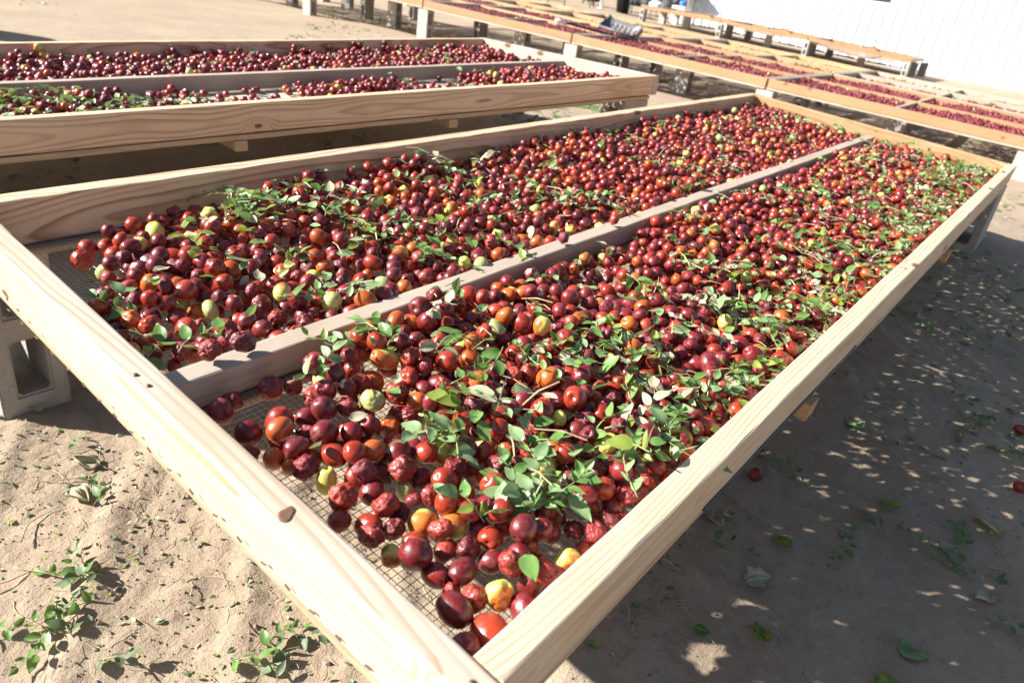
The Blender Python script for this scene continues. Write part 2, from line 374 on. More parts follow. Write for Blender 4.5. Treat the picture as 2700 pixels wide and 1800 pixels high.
def lathe(prof, n=24):
    V = []; F = []
    for r, z in prof:
        for i in range(n):
            a = 2 * math.pi * i / n; V.append((r * math.cos(a), r * math.sin(a), z))
    for k in range(len(prof) - 1):
        for i in range(n): F.append((k * n + i, k * n + (i + 1) % n, (k + 1) * n + (i + 1) % n, (k + 1) * n + i))
    me = bpy.data.meshes.new('lathe'); me.from_pydata(V, [], F); me.update()
    me.polygons.foreach_set('use_smooth', np.ones(len(F), bool)); return me
def merge(parts):
    """parts: list of (V, F, mi) arrays -> one"""
    Vs = []; Fs = []; Ms = []; o = 0
    for V, F, m in parts:
        Vs.append(V); Fs.append(F + o); Ms.append(m if isinstance(m, np.ndarray) else np.full(len(F), m)); o += len(V)
    return np.concatenate(Vs), np.concatenate(Fs), np.concatenate(Ms)
def rotmats(n, full=True, tilt=.4):
    """n random rotations"""
    if full:
        q = rng.normal(size=(n, 4)); q /= np.linalg.norm(q, axis=1)[:, None]
    else:
        yaw = rng.uniform(0, 2 * np.pi, n); ax = rng.uniform(0, 2 * np.pi, n); t = rng.normal(0, tilt, n)
        q1 = np.stack([np.cos(yaw / 2), 0 * yaw, 0 * yaw, np.sin(yaw / 2)], 1)
        q2 = np.stack([np.cos(t / 2), np.cos(ax) * np.sin(t / 2), np.sin(ax) * np.sin(t / 2), 0 * t], 1)
        a, b = q2, q1
        q = np.stack([a[:, 0] * b[:, 0] - a[:, 1] * b[:, 1] - a[:, 2] * b[:, 2] - a[:, 3] * b[:, 3],
                      a[:, 0] * b[:, 1] + a[:, 1] * b[:, 0] + a[:, 2] * b[:, 3] - a[:, 3] * b[:, 2],
                      a[:, 0] * b[:, 2] - a[:, 1] * b[:, 3] + a[:, 2] * b[:, 0] + a[:, 3] * b[:, 1],
                      a[:, 0] * b[:, 3] + a[:, 1] * b[:, 2] - a[:, 2] * b[:, 1] + a[:, 3] * b[:, 0]], 1)
    w_, x, y, z = q.T
    R = np.empty((n, 3, 3))
    R[:, 0, 0] = 1 - 2 * (y * y + z * z); R[:, 0, 1] = 2 * (x * y - z * w_); R[:, 0, 2] = 2 * (x * z + y * w_)
    R[:, 1, 0] = 2 * (x * y + z * w_); R[:, 1, 1] = 1 - 2 * (x * x + z * z); R[:, 1, 2] = 2 * (y * z - x * w_)
    R[:, 2, 0] = 2 * (x * z - y * w_); R[:, 2, 1] = 2 * (y * z + x * w_); R[:, 2, 2] = 1 - 2 * (x * x + y * y)
    return R, q
def instmerge(V, F, fm, R, S, P, mi=None):
    """copy template V,F with rotations R, scales S (n or n,3), positions P; fm: template face mats; mi: per-copy material override"""
    n = len(P); S = np.asarray(S); S = S[:, None] if S.ndim == 1 else S
    W = np.einsum('nij,vj->nvi', R, V) * 1.0 if S.shape[1] == 1 else np.einsum('nij,nvj->nvi', R, V[None] * S[:, None, :])
    if S.shape[1] == 1: W = W * S[:, None, :]
    W = W + np.asarray(P)[:, None, :]
    FF = (F[None] + (np.arange(n) * len(V))[:, None, None]).reshape(-1, F.shape[1])
    mm = np.repeat(np.asarray(mi), len(F)) if mi is not None else np.tile(fm, n)
    return W.reshape(-1, 3), FF, mm

# ------------------------------------------------------------------ ground
def build_ground():
    def axis(a, b, c, d, fine, far):
        xs = list(np.arange(b, c, fine)); s = fine; x = b; left = []
        while x > a:
            s *= 1.11; x -= s; left.append(x)
        s = fine; x = xs[-1]; right = []
        while x < d:
            s *= far; x += s; right.append(x)
        return np.array(left[::-1] + xs + right)
    X = axis(-160, -.75, 2.6, 300, .0085, 1.045); Y = axis(-160, -1.0, 1.9, 300, .0085, 1.045)
    gx, gy = np.meshgrid(X, Y, indexing='ij'); gz = gh(gx, gy)
    V = np.stack([gx, gy, gz], -1).reshape(-1, 3); nx, ny = len(X), len(Y)
    i = np.arange(nx - 1)[:, None] * ny + np.arange(ny - 1)[None]; i = i.ravel()
    F = np.stack([i, i + ny, i + ny + 1, i + 1], 1)
    o = link('ground', np_mesh('ground', V, F), (M_soil,)); tag(o, kind='structure')
build_ground()

# ------------------------------------------------------------------ trays
TX, TY = 0.02242, 0.07218; ZN = 0.48933; TH = .038; HB = .086
def frame_mat(o, ex, ey):
    ex = Vector(ex).normalized(); ez = ex.cross(Vector(ey)).normalized(); ey = ez.cross(ex); o = Vector(o)
    return Matrix(((ex.x, ey.x, ez.x, o.x), (ex.y, ey.y, ez.y, o.y), (ex.z, ey.z, ez.z, o.z), (0, 0, 0, 1)))
def wire_mesh(parent, poly, z, cell=.0104, r=.00040):
    """welded wire cloth cut to the quadrilateral poly (local xy)"""
    P = np.array(poly); parts = []
    def clip(axis, c):
        hits = []
        for i in range(len(P)):
            a, b = P[i], P[(i + 1) % len(P)]
            if (a[axis] - c) * (b[axis] - c) < 0:
                t = (c - a[axis]) / (b[axis] - a[axis]); hits.append(a[1 - axis] + t * (b[1 - axis] - a[1 - axis]))
        return (min(hits), max(hits)) if len(hits) >= 2 else None
    V = []; F = []
    for axis in (0, 1):
        lo, hi = P[:, axis].min(), P[:, axis].max()
        for c in np.arange(lo + cell / 2, hi, cell):
            h = clip(axis, c)
            if not h: continue
            dz = z + (r * 1.6 if axis else 0)
            nseg = max(1, int((h[1] - h[0]) / .3))
            for s in range(nseg + 1):
                t = h[0] + (h[1] - h[0]) * s / nseg
                wob = .0012 * mnoise.noise((c * 5, t * 4, axis * 7.0))
                sag = .002 * mnoise.noise((c * 2 if axis == 0 else t * 2, t * 2 if axis == 0 else c * 2, 3.0))
                for da, db in ((-r, -r), (r, -r), (r, r), (-r, r)):
                    q = [0, 0, dz + db + sag]; q[axis] = c + da + wob; q[1 - axis] = t; V.append(q)
                if s:
                    b = len(V) - 8
                    for j in range(4): F.append((b + j, b + (j + 1) % 4, b + 4 + (j + 1) % 4, b + 4 + j))
    o = link('wire_mesh', np_mesh('wire_mesh', V, F, smooth_=True), (M_wire,), parent)
    return tag(o, kind='stuff')

# nearest tray: local frame, origin at near corner, z=0 at the top of the boards
MA = frame_mat((0, 0, ZN), (1, 0, TX), (0, 1, TY))
MAi = MA.inverted()
def la(x, y):  # world xy on tray plane -> local
    return MAi @ Vector((x, y, ZN + TX * x + TY * y))
aN, aR, aF, aL = [la(*q) for q in ((0, 0), (3.706, 0), (3.497, 1.2243), (.0175, 1.2197))]
for q in (aN, aR, aF, aL): q.z = 0
base = empty('drying_tray', MA @ Matrix.Translation((0, 0, -HB - .02)), label='nearest long wooden drying tray, its pale corner closest to the camera, leafy jujubes inside', cat='drying tray', group='wooden drying trays on blocks')
UP = Vector((0, 0, HB + .02))
def inset(a, b, t):
    d = (b - a).normalized(); n = Vector((-d.y, d.x, 0)); return a + n * t, d
def isect(p1, d1, p2, d2):
    A = np.array([[d1.x, -d2.x], [d1.y, -d2.y]]); s = np.linalg.solve(A, np.array([p2.x - p1.x, p2.y - p1.y])); return p1 + d1 * float(s[0])
lL = inset(aL, aN, TH); lR = inset(aN, aR, TH); lF = inset(aR, aF, TH); lB = inset(aF, aL, TH)
j1 = isect(*lL, aN, (aR - aN).normalized())           # outer joint near
board('end_board', base, aL + UP + (aL - aN).normalized() * .0, aN + UP + (aN - aL).normalized() * .004, TH, HB, M_pale, label='sun-bleached near end board with a dark knot')
board('side_board', base, j1 + UP + Vector((.0015, 0, 0)), aR + UP, TH, HB, M_pine, label='front side board with wavy grain')
j2 = isect(*lF, aN + Vector((0, TH, 0)), (aR - aN).normalized()); rIn = isect(aR, (aF - aR).normalized(), *lR)
board('end_board', base, rIn + UP + Vector((0, .0015, 0)), aF + UP, TH, HB, M_orange, label='sunlit far end board')
jb = isect(aF, (aL - aF).normalized(), *lF); jl = isect(aF, (aL - aF).normalized(), *lL)
board('side_board', base, jb + UP + Vector((-.0015, 0, 0)), jl + UP + Vector((.0015, 0, 0)), TH, HB, M_shadepine, label='shaded back side board with ringed knots')
div_a = Vector((.040, .592, -.034)); div_b = Vector((3.535, .585, -.034))
board('divider_board', base, div_a + UP, div_b + UP, TH, HB - .035, M_grey, label='weathered middle divider')
# laths that hold the mesh under the boards
for a, b in ((aN, aR), (aL, aN), (aR, aF), (aF, aL)):
    d = (b - a).normalized()
    board('lath', base, a + d * .045 + UP + Vector((0, 0, -HB - .0032)), b - d * .045 + UP + Vector((0, 0, -HB - .0032)), .055, .013, M_end)
board('lath', base, Vector((.06, .574, -HB - .0032)) + UP, Vector((3.5, .566, -HB - .0032)) + UP, .05, .013, M_end)
wm = wire_mesh(base, [(p.x, p.y) for p in (isect(*lL, *lR) - Vector((.02, .02, 0)), isect(*lR, *lF) + Vector((.02, -.02, 0)), isect(*lF, *lB) + Vector((.02, .02, 0)), isect(*lB, *lL) + Vector((-.02, .02, 0)))], UP.z - HB - .0016)
for xb in (1.0, 2.35):
    board('cross_beam', base, Vector((xb, -.012, -HB - .0165)) + UP, Vector((xb + .02, 1.21, -HB - .0165)) + UP, .048, .038, M_orange)
tape = link('edging_strip', box_mesh((0.5, -.003, -HB - .002), (1.25, .0015, -HB + .006), .001), (M_tape,), base, Matrix.Translation(UP))

M_nail = simple('rusty_steel', (.16, .12, .10), .5, .6)
nail_me = lathe([(0, .0012), (.0030, .0010), (.0036, 0), (.0030, -.0008)], 10); nail_me.materials.append(M_nail)
for (u, v) in ((.018, .020), (.019, .57), (.018, .60), (.020, 1.19), (3.668, .14), (3.55, .62), (1.62, .017)):
    link('nail_head', nail_me, (), base, Matrix.Translation(UP + Vector((u, v, .0003))))
staple_me = box_mesh((-.0045, -.0010, -.0007), (.0045, .0010, .0007)); staple_me.materials.append(M_nail)
for n in range(26):
    v = .03 + n * .046 + .006 * math.sin(n * 7.0)
    link('staple', staple_me, (), base, Matrix.Translation(UP + Vector((-.0008, v, -HB + .012))) @ Matrix.Rotation(math.pi / 2, 4, 'Z') @ Matrix.Rotation(.3 * math.sin(n * 3.3), 4, 'Y'))
def knotmat():
    m, nt, b = newmat('dark_knot'); k = NB(nt); tc = k.n('ShaderNodeTexCoord').outputs['Object']
    ln = k.n('ShaderNodeVectorMath', operation='LENGTH'); k.l(tc, ln.inputs[0])
    r = k.math('ADD', k.math('MULTIPLY', ln.outputs['Value'], 520.0), k.math('MULTIPLY', k.noise(tc, 160, 2, .5), 1.6))
    c = k.mix(k.ramp(k.math('FRACT', r), [(.2, 0.0), (.8, 1.0)]), (.24, .13, .07), (.06, .03, .015))
    k.l(c, b.inputs['Base Color']); b.inputs['Roughness'].default_value = .6; return m
M_knot = knotmat()
for (x_, v, rx, ry, ang) in ((.017, .286, .0125, .0080, .5),):
    V = [(0, 0, -.0002)] ; n_ = 22
    for q, (f, z_) in enumerate(((.6, .0003), (.9, .0002), (1.0, -.0006))):
        for a in range(n_):
            t_ = 2 * math.pi * a / n_; e_ = 1 + .10 * math.sin(3 * t_ + ang * 5) + .06 * math.sin(5 * t_)
            V.append((rx * f * e_ * math.cos(t_), ry * f * e_ * math.sin(t_), z_))
    F = [(0, 1 + a, 1 + (a + 1) % n_) for a in range(n_)]
    for q in range(2):
        o1 = 1 + q * n_; F += [(o1 + a, o1 + n_ + a, o1 + n_ + (a + 1) % n_, o1 + (a + 1) % n_) for a in range(n_)]
    me = bpy.data.meshes.new('knot'); me.from_pydata(V, [], F); me.update(); me.polygons.foreach_set('use_smooth', np.ones(len(F), bool))
    link('knot', me, (M_knot,), base, Matrix.Translation(UP + Vector((x_, v, .0004))) @ Matrix.Rotation(ang, 4, 'Z'))
def worldA(u, v, w_): return MA @ Vector((u, v, w_))
for (u, v), lab in (((.112, 1.37), 'sunlit hollow cinder block under the back left corner of the nearest tray'),
                    ((.022, .03), 'cinder block under the near corner of the nearest tray'),
                    ((3.655, .066), 'shaded solid-sided cinder block under the right corner of the nearest tray'),
                    ((3.45, 1.15), 'cinder block under the far corner of the nearest tray')):
    q = worldA(u, v, -HB - .017)
    rot = 0.0 if v > 1.2 else math.pi / 2
    cinder(q.x, q.y, q.z - .001, rot, lab, 'cinder blocks holding up trays', .30 if 'right corner' in lab else .19)
for u in (1.62,):
    for v, lab in ((.62, 'cinder block under the middle of the nearest tray'),):
        q = worldA(u, v, -HB - .017); cinder(q.x, q.y, q.z, 0, lab, 'cinder blocks holding up trays')

# second tray, behind the first
ab, bb = -0.125, -0.031
dB = Vector((math.cos(ab), math.sin(ab), .05)); nB = Vector((-math.sin(ab + bb), math.cos(ab + bb), -.011))
OB = Vector((2.946, 1.478, .698)); LB = 3.66; WB = 1.217
MB_ = frame_mat(OB - dB.normalized() * LB, dB, nB)
baseB = empty('drying_tray', MB_ @ Matrix.Translation((0, 0, -HB - .02)), label='second long drying tray behind the nearest one, filled with red jujubes, knotty front board', cat='drying tray', group='wooden drying trays on blocks')
bN, bR, bF, bL = Vector((0, 0, 0)), Vector((LB, 0, 0)), Vector((LB - .03, WB, 0)), Vector((0, WB, 0))
board('side_board', baseB, bN + UP, bR + UP - Vector((TH + .001, 0, 0)), TH, HB, M_shadepine, label='front side board with ringed knots')
board('end_board', baseB, bR + UP, bF + UP, TH, HB, M_pale, label='brightly sunlit right end board')
board('side_board', baseB, bF + UP - Vector((TH + .001, 0, 0)), bL + UP, TH, HB, M_shadepine)
board('end_board', baseB, bL + UP - Vector((0, TH + .001, 0)), bN + UP + Vector((0, TH + .001, 0)), TH, HB, M_pine)
board('divider_board', baseB, Vector((TH, .56, -.022)) + UP, Vector((LB - TH - .005, .56, -.022)) + UP, TH, HB - .03, M_grey)
for a, b in ((bN, bR), (bR, bF), (bF, bL), (bL, bN)):
    d = (b - a).normalized()
    board('lath', baseB, a + d * .05 + UP + Vector((0, 0, -HB - .0032)), b - d * .05 + UP + Vector((0, 0, -HB - .0032)), .055, .016, M_end)
wire_mesh(baseB, [(.02, .02), (LB - .02, .02), (LB - .05, WB - .02), (.02, WB - .02)], UP.z - HB - .0016)
for xb in (1.60, 2.42):
    board('cross_beam', baseB, Vector((xb, -.006, -HB - .020)) + UP, Vector((xb + .02, WB, -HB - .020)) + UP, .04, .03, M_end)
for (u, v), lab, rt in (((LB - .11, .09), 'shaded cinder block under the front right corner of the second tray', math.pi / 2), ((LB - .12, WB - .1), 'cinder block under the back right corner of the second tray', 0),
                    ((.15, .1), 'cinder block under the left end of the second tray', 0), ((.15, WB - .1), 'cinder block under the back left end of the second tray', 0)):
    q = MB_ @ Vector((u, v, -HB - .021)); cinder(q.x, q.y, q.z, rt + ab, lab, 'cinder blocks holding up trays')

# row of square trays across the yard (and the one right behind it)
O_C = Vector((7.318, 7.464, .523)); aC, bC = -1.537, -.016
E1 = Vector((math.cos(aC), math.sin(aC), -.022)) * 2.44
E2 = Vector((-math.sin(aC + bC), math.cos(aC + bC), .004)) * 1.167
MC = frame_mat(O_C, E1, E2); MCi = MC.inverted()
S1 = 2.44; S2 = 1.167
def square_tray(i0, j0, n2, label, mfront, mrest, zoff=0.0, seedlab='', blocks=True, row=''):
    """8 ft tray: local x along the row, y away from the camera"""
    M = MC @ Matrix.Translation((i0 * S1 + .012, j0 * S2, zoff))
    t = empty('drying_tray', M @ Matrix.Translation((0, 0, -HB - .02)), label=label, cat='drying tray', group='wooden drying trays on blocks')
    L = S1 - .024; Wd = S2 * 2; h = HB
    board('side_board', t, Vector((0, 0, 0)) + UP, Vector((L, 0, 0)) + UP, TH, h, mfront)
    board('side_board', t, Vector((0, Wd, 0)) + UP, Vector((L, Wd, 0)) + UP, TH, h, mrest, side=-1)
    board('divider_board', t, Vector((TH + .002, S2, -.002)) + UP, Vector((L - TH - .002, S2, -.002)) + UP, TH, h - .004, mrest)
    for x, nm in ((0, 'end_board'), (L - TH, 'end_board')):
        board(nm, t, Vector((x, TH + .0015, 0)) + UP, Vector((x, Wd - TH - .0015, 0)) + UP, TH, h, M_grey, side=-1)
    for y0, y1 in ((TH + .002, S2 - .002), (S2 + TH + .002, Wd - TH - .002)):
        board('divider_board', t, Vector((L * .5, y0, -.012)) + UP, Vector((L * .5, y1, -.012)) + UP, TH, h - .014, M_grey, side=-1)
    for a, b in (((0, 0, 0), (L, 0, 0)), ((L, Wd, 0), (0, Wd, 0))):
        board('lath', t, Vector(a) + UP + Vector((0, 0, -h - .003)), Vector(b) + UP + Vector((0, 0, -h - .003)), .05, .016, M_pale)
    wire_mesh(t, [(.02, .02), (L - .02, .02), (L - .02, Wd - .02), (.02, Wd - .02)], UP.z - h - .0016, cell=.0254, r=.0008)
    return t
rowC = [(-2, 'far left drying tray of the long row, partly out of view, low red layer'), (-1, 'drying tray at the left of the long row, legs on open soil'), (0, 'drying tray left of the grey scoop rake in the long row, front row'),
        (1, 'drying tray under the grey scoop rake head, front row'), (2, 'large orange-boarded drying tray right of the rake, front row'), (3, 'drying tray at the right edge of the front row')]
for i, lab in rowC[:]:
    square_tray(i, 0, 2, lab, M_far, M_far if i > 0 else M_orange)
rowD = [(-1, 'drying tray with sparse fruit behind the left tray of the long row'), (0, 'sparsely filled drying tray in the back row, left of the raked one'), (1, 'drying tray with green leaves and few jujubes, behind the raked tray'), (2, 'grey-boarded drying tray with thin leafy layer in the back row'), (3, 'drying tray at the right end of the back row')]
for i, lab in rowD:
    square_tray(i, 2.14, 2, lab, M_grey if i >= 2 else M_far, M_grey if i >= 2 else M_orange)
def cblock(i, j, lab, rot=0.0, dz=0.0):
    q = MC @ Vector((i * S1, j * S2, -HB - .021 + dz)); cinder(q.x, q.y, q.z, rot, lab, 'cinder blocks holding up trays')
jn = ['far left', 'left', 'second', 'third', 'fourth', 'right end']
for n, i in enumerate((-2, -1, 0, 1, 2, 3)):
    cblock(i + .0, .07, 'white-sided cinder block under the %s front joint of the long row' % jn[n], 0)
    cblock(i + .03, 1.03, 'cinder block deep in shade behind the %s front joint of the long row' % jn[n], math.pi / 2)
    cblock(i + .0, 2.07, 'cinder block between the front and back rows at the %s joint' % jn[n], math.pi / 2)
    cblock(i + .5, .60, 'shaded speckled cinder block under the long row, after the %s joint' % jn[n], 0)
    if n % 2 == 0: cblock(i + .5, 1.65, 'cinder block far under the long row tray after the %s joint' % jn[n], 0.3)
    cblock(i + .0, 4.0, 'cinder block at the back of the back row, %s joint' % jn[n], 0)

# burlap topped tables by the building
M_burlap = simple('tan_burlap', (.42, .28, .17), .85, nscale=5, namp=.15, bump=.3, bscale=90)
pts = [((20.0, 11.35), .66, .22), ((20.1, 8.85), .61, .15), ((20.2, 6.42), .545, .08), ((20.35, 3.87), .455, .01)]
for n in range(3):
    (xa, ya), za, _ = pts[n]; (xb, yb), zb, _ = pts[n + 1]
    A = Vector((xa, ya - .012, za)); B = Vector((xb, yb + .012, zb)); ex = B - A; L = ex.length; ey = Vector((1, 0.05, 0))
    M = frame_mat(A, ex, ey)
    t = empty('burlap_table', M @ Matrix.Translation((0, 0, -HB - .02)), label=('leftmost', 'middle', 'rightmost, sagging')[n] + ' burlap-topped drying table on blocks in front of the white building', cat='drying table', group='burlap topped tables by the building')
    Wd = 2.3
    board('side_board', t, Vector((0, 0, 0)) + UP, Vector((L, 0, 0)) + UP, TH, HB, M_far)
    board('side_board', t, Vector((0, Wd, 0)) + UP, Vector((L, Wd, 0)) + UP, TH, HB, M_far, side=-1)
    for x in (0, L - TH): board('end_board', t, Vector((x, TH + .002, 0)) + UP, Vector((x, Wd - TH - .002, 0)) + UP, TH, HB, M_grey, side=-1)
    for x in (L * .48,): board('cross_bar', t, Vector((x, .3, .038)) + UP, Vector((x, Wd - .05, .038)) + UP, .05, .035, M_grey, side=-1)
    nx, ny = 24, 14; V = []; sag = (.05, .10, .17)[n]
    for i in range(nx + 1):
        for j in range(ny + 1):
            u, v = i / nx, j / ny
            V.append((.01 + (L - .02) * u, .01 + (Wd - .02) * v, UP.z - HB * .5 - sag * math.sin(math.pi * min(1, u * (1.0 if n < 2 else .9) + (.0 if n < 2 else .05))) ** .8 * (1 - .3 * v) + .01 * mnoise.noise((u * 6, v * 6, n))))
    F = [(i * (ny + 1) + j, (i + 1) * (ny + 1) + j, (i + 1) * (ny + 1) + j + 1, i * (ny + 1) + j + 1) for i in range(nx) for j in range(ny)]
    me = np_mesh('burlap', V, F); o = link('burlap_sheet', me, (M_burlap,), t)
    sm = o.modifiers.new('thickness', 'SOLIDIFY'); sm.thickness = .004
nm = ['leftmost', 'second from left', 'third from left', 'rightmost']
for n, ((x, y), z, g0) in enumerate(pts):
    top = z - HB - .02
    cinder(x + .10, y + (-.08 if n == 0 else .08 if n == 3 else 0), top, math.pi / 2, 'pale cinder block under the %s front joint of the burlap tables' % nm[n], 'cinder blocks under the burlap tables')
    cinder(x + 1.2, y + (-.15 if n == 0 else .15 if n == 3 else .2), top, 0, 'openwork cinder block behind the %s front joint of the burlap tables' % nm[n], 'cinder blocks under the burlap tables')
    cinder(x + 2.2, y + (-.08 if n == 0 else .1 if n == 3 else 0), top, 0, 'cinder block at the back of the burlap tables, %s joint' % nm[n], 'cinder blocks under the burlap tables')
    if n < 3:
        (x2, y2), z2, _ = pts[n + 1]
        cinder((x + x2) / 2 + .6, (y + y2) / 2, (z + z2) / 2 - HB - .02 - .0, .2, 'dark cinder block under the middle of the %s burlap table' % ('left', 'centre', 'right sagging')[n], 'cinder blocks under the burlap tables')

# ------------------------------------------------------------------ white metal building
M_white = simple('white_siding', (.70, .73, .79), .45, nscale=.8, namp=.02)
M_trim = simple('white_trim', (.82, .83, .86), .4)
M_base = simple('shade_tinted_flashing', (.34, .38, .46), .5)  # blue-grey shade along the wall foot put into the trim colour
M_glass = simple('window_glass', (.03, .05, .045), .08)
M_sash = simple('sage_blind', (.50, .60, .54), .5)
WX = 23.9
bld = empty('metal_building', Matrix.Translation((WX, 0, 0)), label='white ribbed metal building with a small framed window', cat='building')
def panel_mesh(wd=.915, h=4.2):
    xs = []; nr = 3
    for r in range(nr):
        o = r * wd / nr
        xs += [(o, 0), (o + .20, 0), (o + .212, -.037), (o + .25, -.037), (o + .26, 0)]
    xs.append((wd, 0)); V = []; F = []
    for (y, x) in xs: V += [(x, y, 0), (x, y, h)]
    for i in range(len(xs) - 1): F.append((2 * i, 2 * i + 2, 2 * i + 3, 2 * i + 1))
    n = len(V); V += [(a + .03, b, c) for a, b, c in V]
    F += [(f[3] + n, f[2] + n, f[1] + n, f[0] + n) for f in F]
    m = len(xs); F += [(0, 1, 1 + n, n), (2 * m - 2, 2 * m - 2 + n, 2 * m - 1 + n, 2 * m - 1)]
    F += [(2 * i, n + 2 * i, n + 2 * i + 2, 2 * i + 2) for i in range(m - 1)] + [(2 * i + 1, 2 * i + 3, n + 2 * i + 3, n + 2 * i + 1) for i in range(m - 1)]
    me = bpy.data.meshes.new('siding'); me.from_pydata(V, [], F); me.update(); me.materials.append(M_white); return me
pm = panel_mesh()
y = 11.6 - .915
while y > -12:
    gz = min(float(gbase(WX, y)), float(gbase(WX, y + .9)))
    lo, hi = y, y + .915
    if not (hi > 5.5 and lo < 7.0):
        link('siding_panel', pm, (), bld, Matrix.Translation((0, y, gz + .06)))
    else:
        for (z0, z1) in ((gz + .06, 1.50), (2.75, gz + 4.26)):
            m2 = panel_mesh(.915, z1 - z0); link('siding_panel', m2, (), bld, Matrix.Translation((0, y, z0)))
    y -= .915
yL = y + .915
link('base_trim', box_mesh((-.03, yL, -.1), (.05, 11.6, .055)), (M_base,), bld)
link('corner_trim', box_mesh((-.05, 11.602, -.05), (.18, 11.78, 4.5)), (M_trim,), bld)
link('side_wall', box_mesh((.18, 11.602, 0), (8, 11.70, 4.5)), (M_white,), bld)
link('side_wall', box_mesh((.06, yL, 0), (8, yL + .1, 4.5)), (M_white,), bld)
link('back_wall', box_mesh((8.002, yL, 0), (8.1, 11.7, 4.5)), (M_white,), bld)
link('roof', box_mesh((-.3, yL - .2, 4.502), (8.3, 11.9, 4.7)), (M_trim,), bld)
# window: opening y 5.425..7.255 in a wall panel gap
wy0 = 11.6 - .915 * 7; wy1 = 11.6 - .915 * 5
win = link('window', box_mesh((.02, wy0 + .002, 1.502), (.05, wy1 - .002, 2.748)), (M_trim,), bld)
for nm_, lo, hi in (('frame', (-.035, wy0 + .01, 1.505), (.018, wy1 - .01, 1.645)), ('frame', (-.035, wy0 + .01, 2.62), (.018, wy1 - .01, 2.745)), ('frame', (-.035, wy0 + .01, 1.647), (.018, wy0 + .15, 2.618)), ('frame', (-.035, wy1 - .15, 1.647), (.018, wy1 - .01, 2.618))):
    link(nm_, box_mesh(lo, hi, .006), (M_trim,), win)
link('pane', box_mesh((.004, wy0 + .45, 1.649), (.012, wy1 - .152, 2.616)), (M_glass,), win)
link('blind', box_mesh((.001, wy0 + .152, 1.649), (.012, wy0 + .448, 2.616)), (M_sash,), win)

# ------------------------------------------------------------------ clutter left of the building
M_pvc = simple('white_pvc', (.82, .83, .85), .35); M_black = simple('black_plastic', (.018, .02, .02), .4)
M_steel = simple('dark_steel', (.10, .11, .13), .45, .6); M_tarp = simple('charcoal_tarp', (.085, .085, .10), .6, nscale=2, namp=.2)
M_bluebag = simple('blue_bag', (.03, .20, .62), .4); M_sack = simple('white_sack', (.80, .79, .77), .7, nscale=6, namp=.06)
M_greyp = simple('grey_plastic', (.13, .14, .15), .42, nscale=8, namp=.08); M_util = simple('pale_grey_metal', (.52, .53, .54), .5)
def tube(path, r, n=8, closed_ends=True):
    V = []; F = []; P = [Vector(p) for p in path]
    for i, p in enumerate(P):
        t = (P[min(i + 1, len(P) - 1)] - P[max(i - 1, 0)]).normalized(); u = t.orthogonal().normalized(); v = t.cross(u)
        if i and V:
            u = (pu - t * pu.dot(t)).normalized(); v = t.cross(u)
        pu = u; rr = r[i] if isinstance(r, (list, tuple)) else r
        for j in range(n):
            a = 2 * math.pi * j / n; V.append(tuple(p + u * rr * math.cos(a) + v * rr * math.sin(a)))
    for i in range(len(P) - 1):
        for j in range(n): F.append((i * n + j, i * n + (j + 1) % n, (i + 1) * n + (j + 1) % n, (i + 1) * n + j))
    F2 = F + [tuple(reversed(range(n))), tuple(range((len(P) - 1) * n, len(P) * n))]
    me = bpy.data.meshes.new('tube'); me.from_pydata(V, [], F2); me.update()
    me.polygons.foreach_set('use_smooth', np.ones(len(F2), bool)); return me
gz = lambda x, y: float(gbase(x, y))
x, y = 22.3, 14.15
t = empty('canopy_leg', Matrix.Translation((x, y, gz(x, y))), label='white plastic canopy leg standing left of the burlap tables', cat='post')
link('pole', tube([(0, 0, 0), (0, 0, 2.6)], .045, 12), (M_pvc,), t); link('foot_plate', box_mesh((-.09, -.09, 0), (.09, .09, .02), .003), (M_pvc,), t)
x, y = 23.2, 15.2
t = empty('stock_tank', Matrix.Translation((x, y, gz(x, y))), label='black round tank behind the tray rows, just left of the white post', cat='tank')
link('tank_body', lathe([(0, .12), (.30, .12), (.36, .2), (.38, .55), (.36, .9), (.3, 1.0), (0, 1.02)]), (M_black,), t)
for a in range(3): link('leg', tube([(.25 * math.cos(a * 2.1), .25 * math.sin(a * 2.1), 0), (.22 * math.cos(a * 2.1), .22 * math.sin(a * 2.1), .16)], .025, 8), (M_steel,), t)
x, y = 22.3, 13.3
t = empty('bucket', Matrix.Translation((x, y, gz(x, y))), label='black plastic bucket on the ground behind the trays', cat='bucket')
link('bucket_body', lathe([(0, 0), (.20, 0), (.25, .42), (.27, .43), (.27, .46), (.235, .46), (.19, .03), (0, .03)]), (M_black,), t)
link('handle', tube([(.26 * math.cos(a), .04 * math.sin(a) - .0, .45 + .12 * math.sin(a)) for a in np.linspace(0, math.pi, 12)], .006, 6), (M_steel,), t)
def folding_table(x, y, rot, L, lab, sagc=M_steel, h=.62):
    t = empty('folding_table', Matrix.Translation((x, y, gz(x, y))) @ Matrix.Rotation(rot, 4, 'Z'), label=lab, cat='folding table', group='folding tables behind the trays')
    link('tabletop', box_mesh((0, 0, h), (L, .7, h + .04), .006), (sagc,), t)
    for u in (.12, L - .12):
        for v in (.06, .64): link('leg', tube([(u, v, 0), (u, v, h - .001)], .014, 8), (M_steel,), t)
        link('crossbar', tube([(u, .08, .18), (u, .62, .18)], .010, 6), (M_steel,), t)
folding_table(18.3, 12.7, 1.2, 1.6, 'thin-legged grey folding table behind the left end of the rows', M_util)
folding_table(21.0, 13.9, -1.2, 1.5, 'dark folding table beside the black round tank', M_tarp)
folding_table(23.2, 12.9, -1.45, 1.8, 'dark folding table between the bucket and the building', M_tarp, .8)
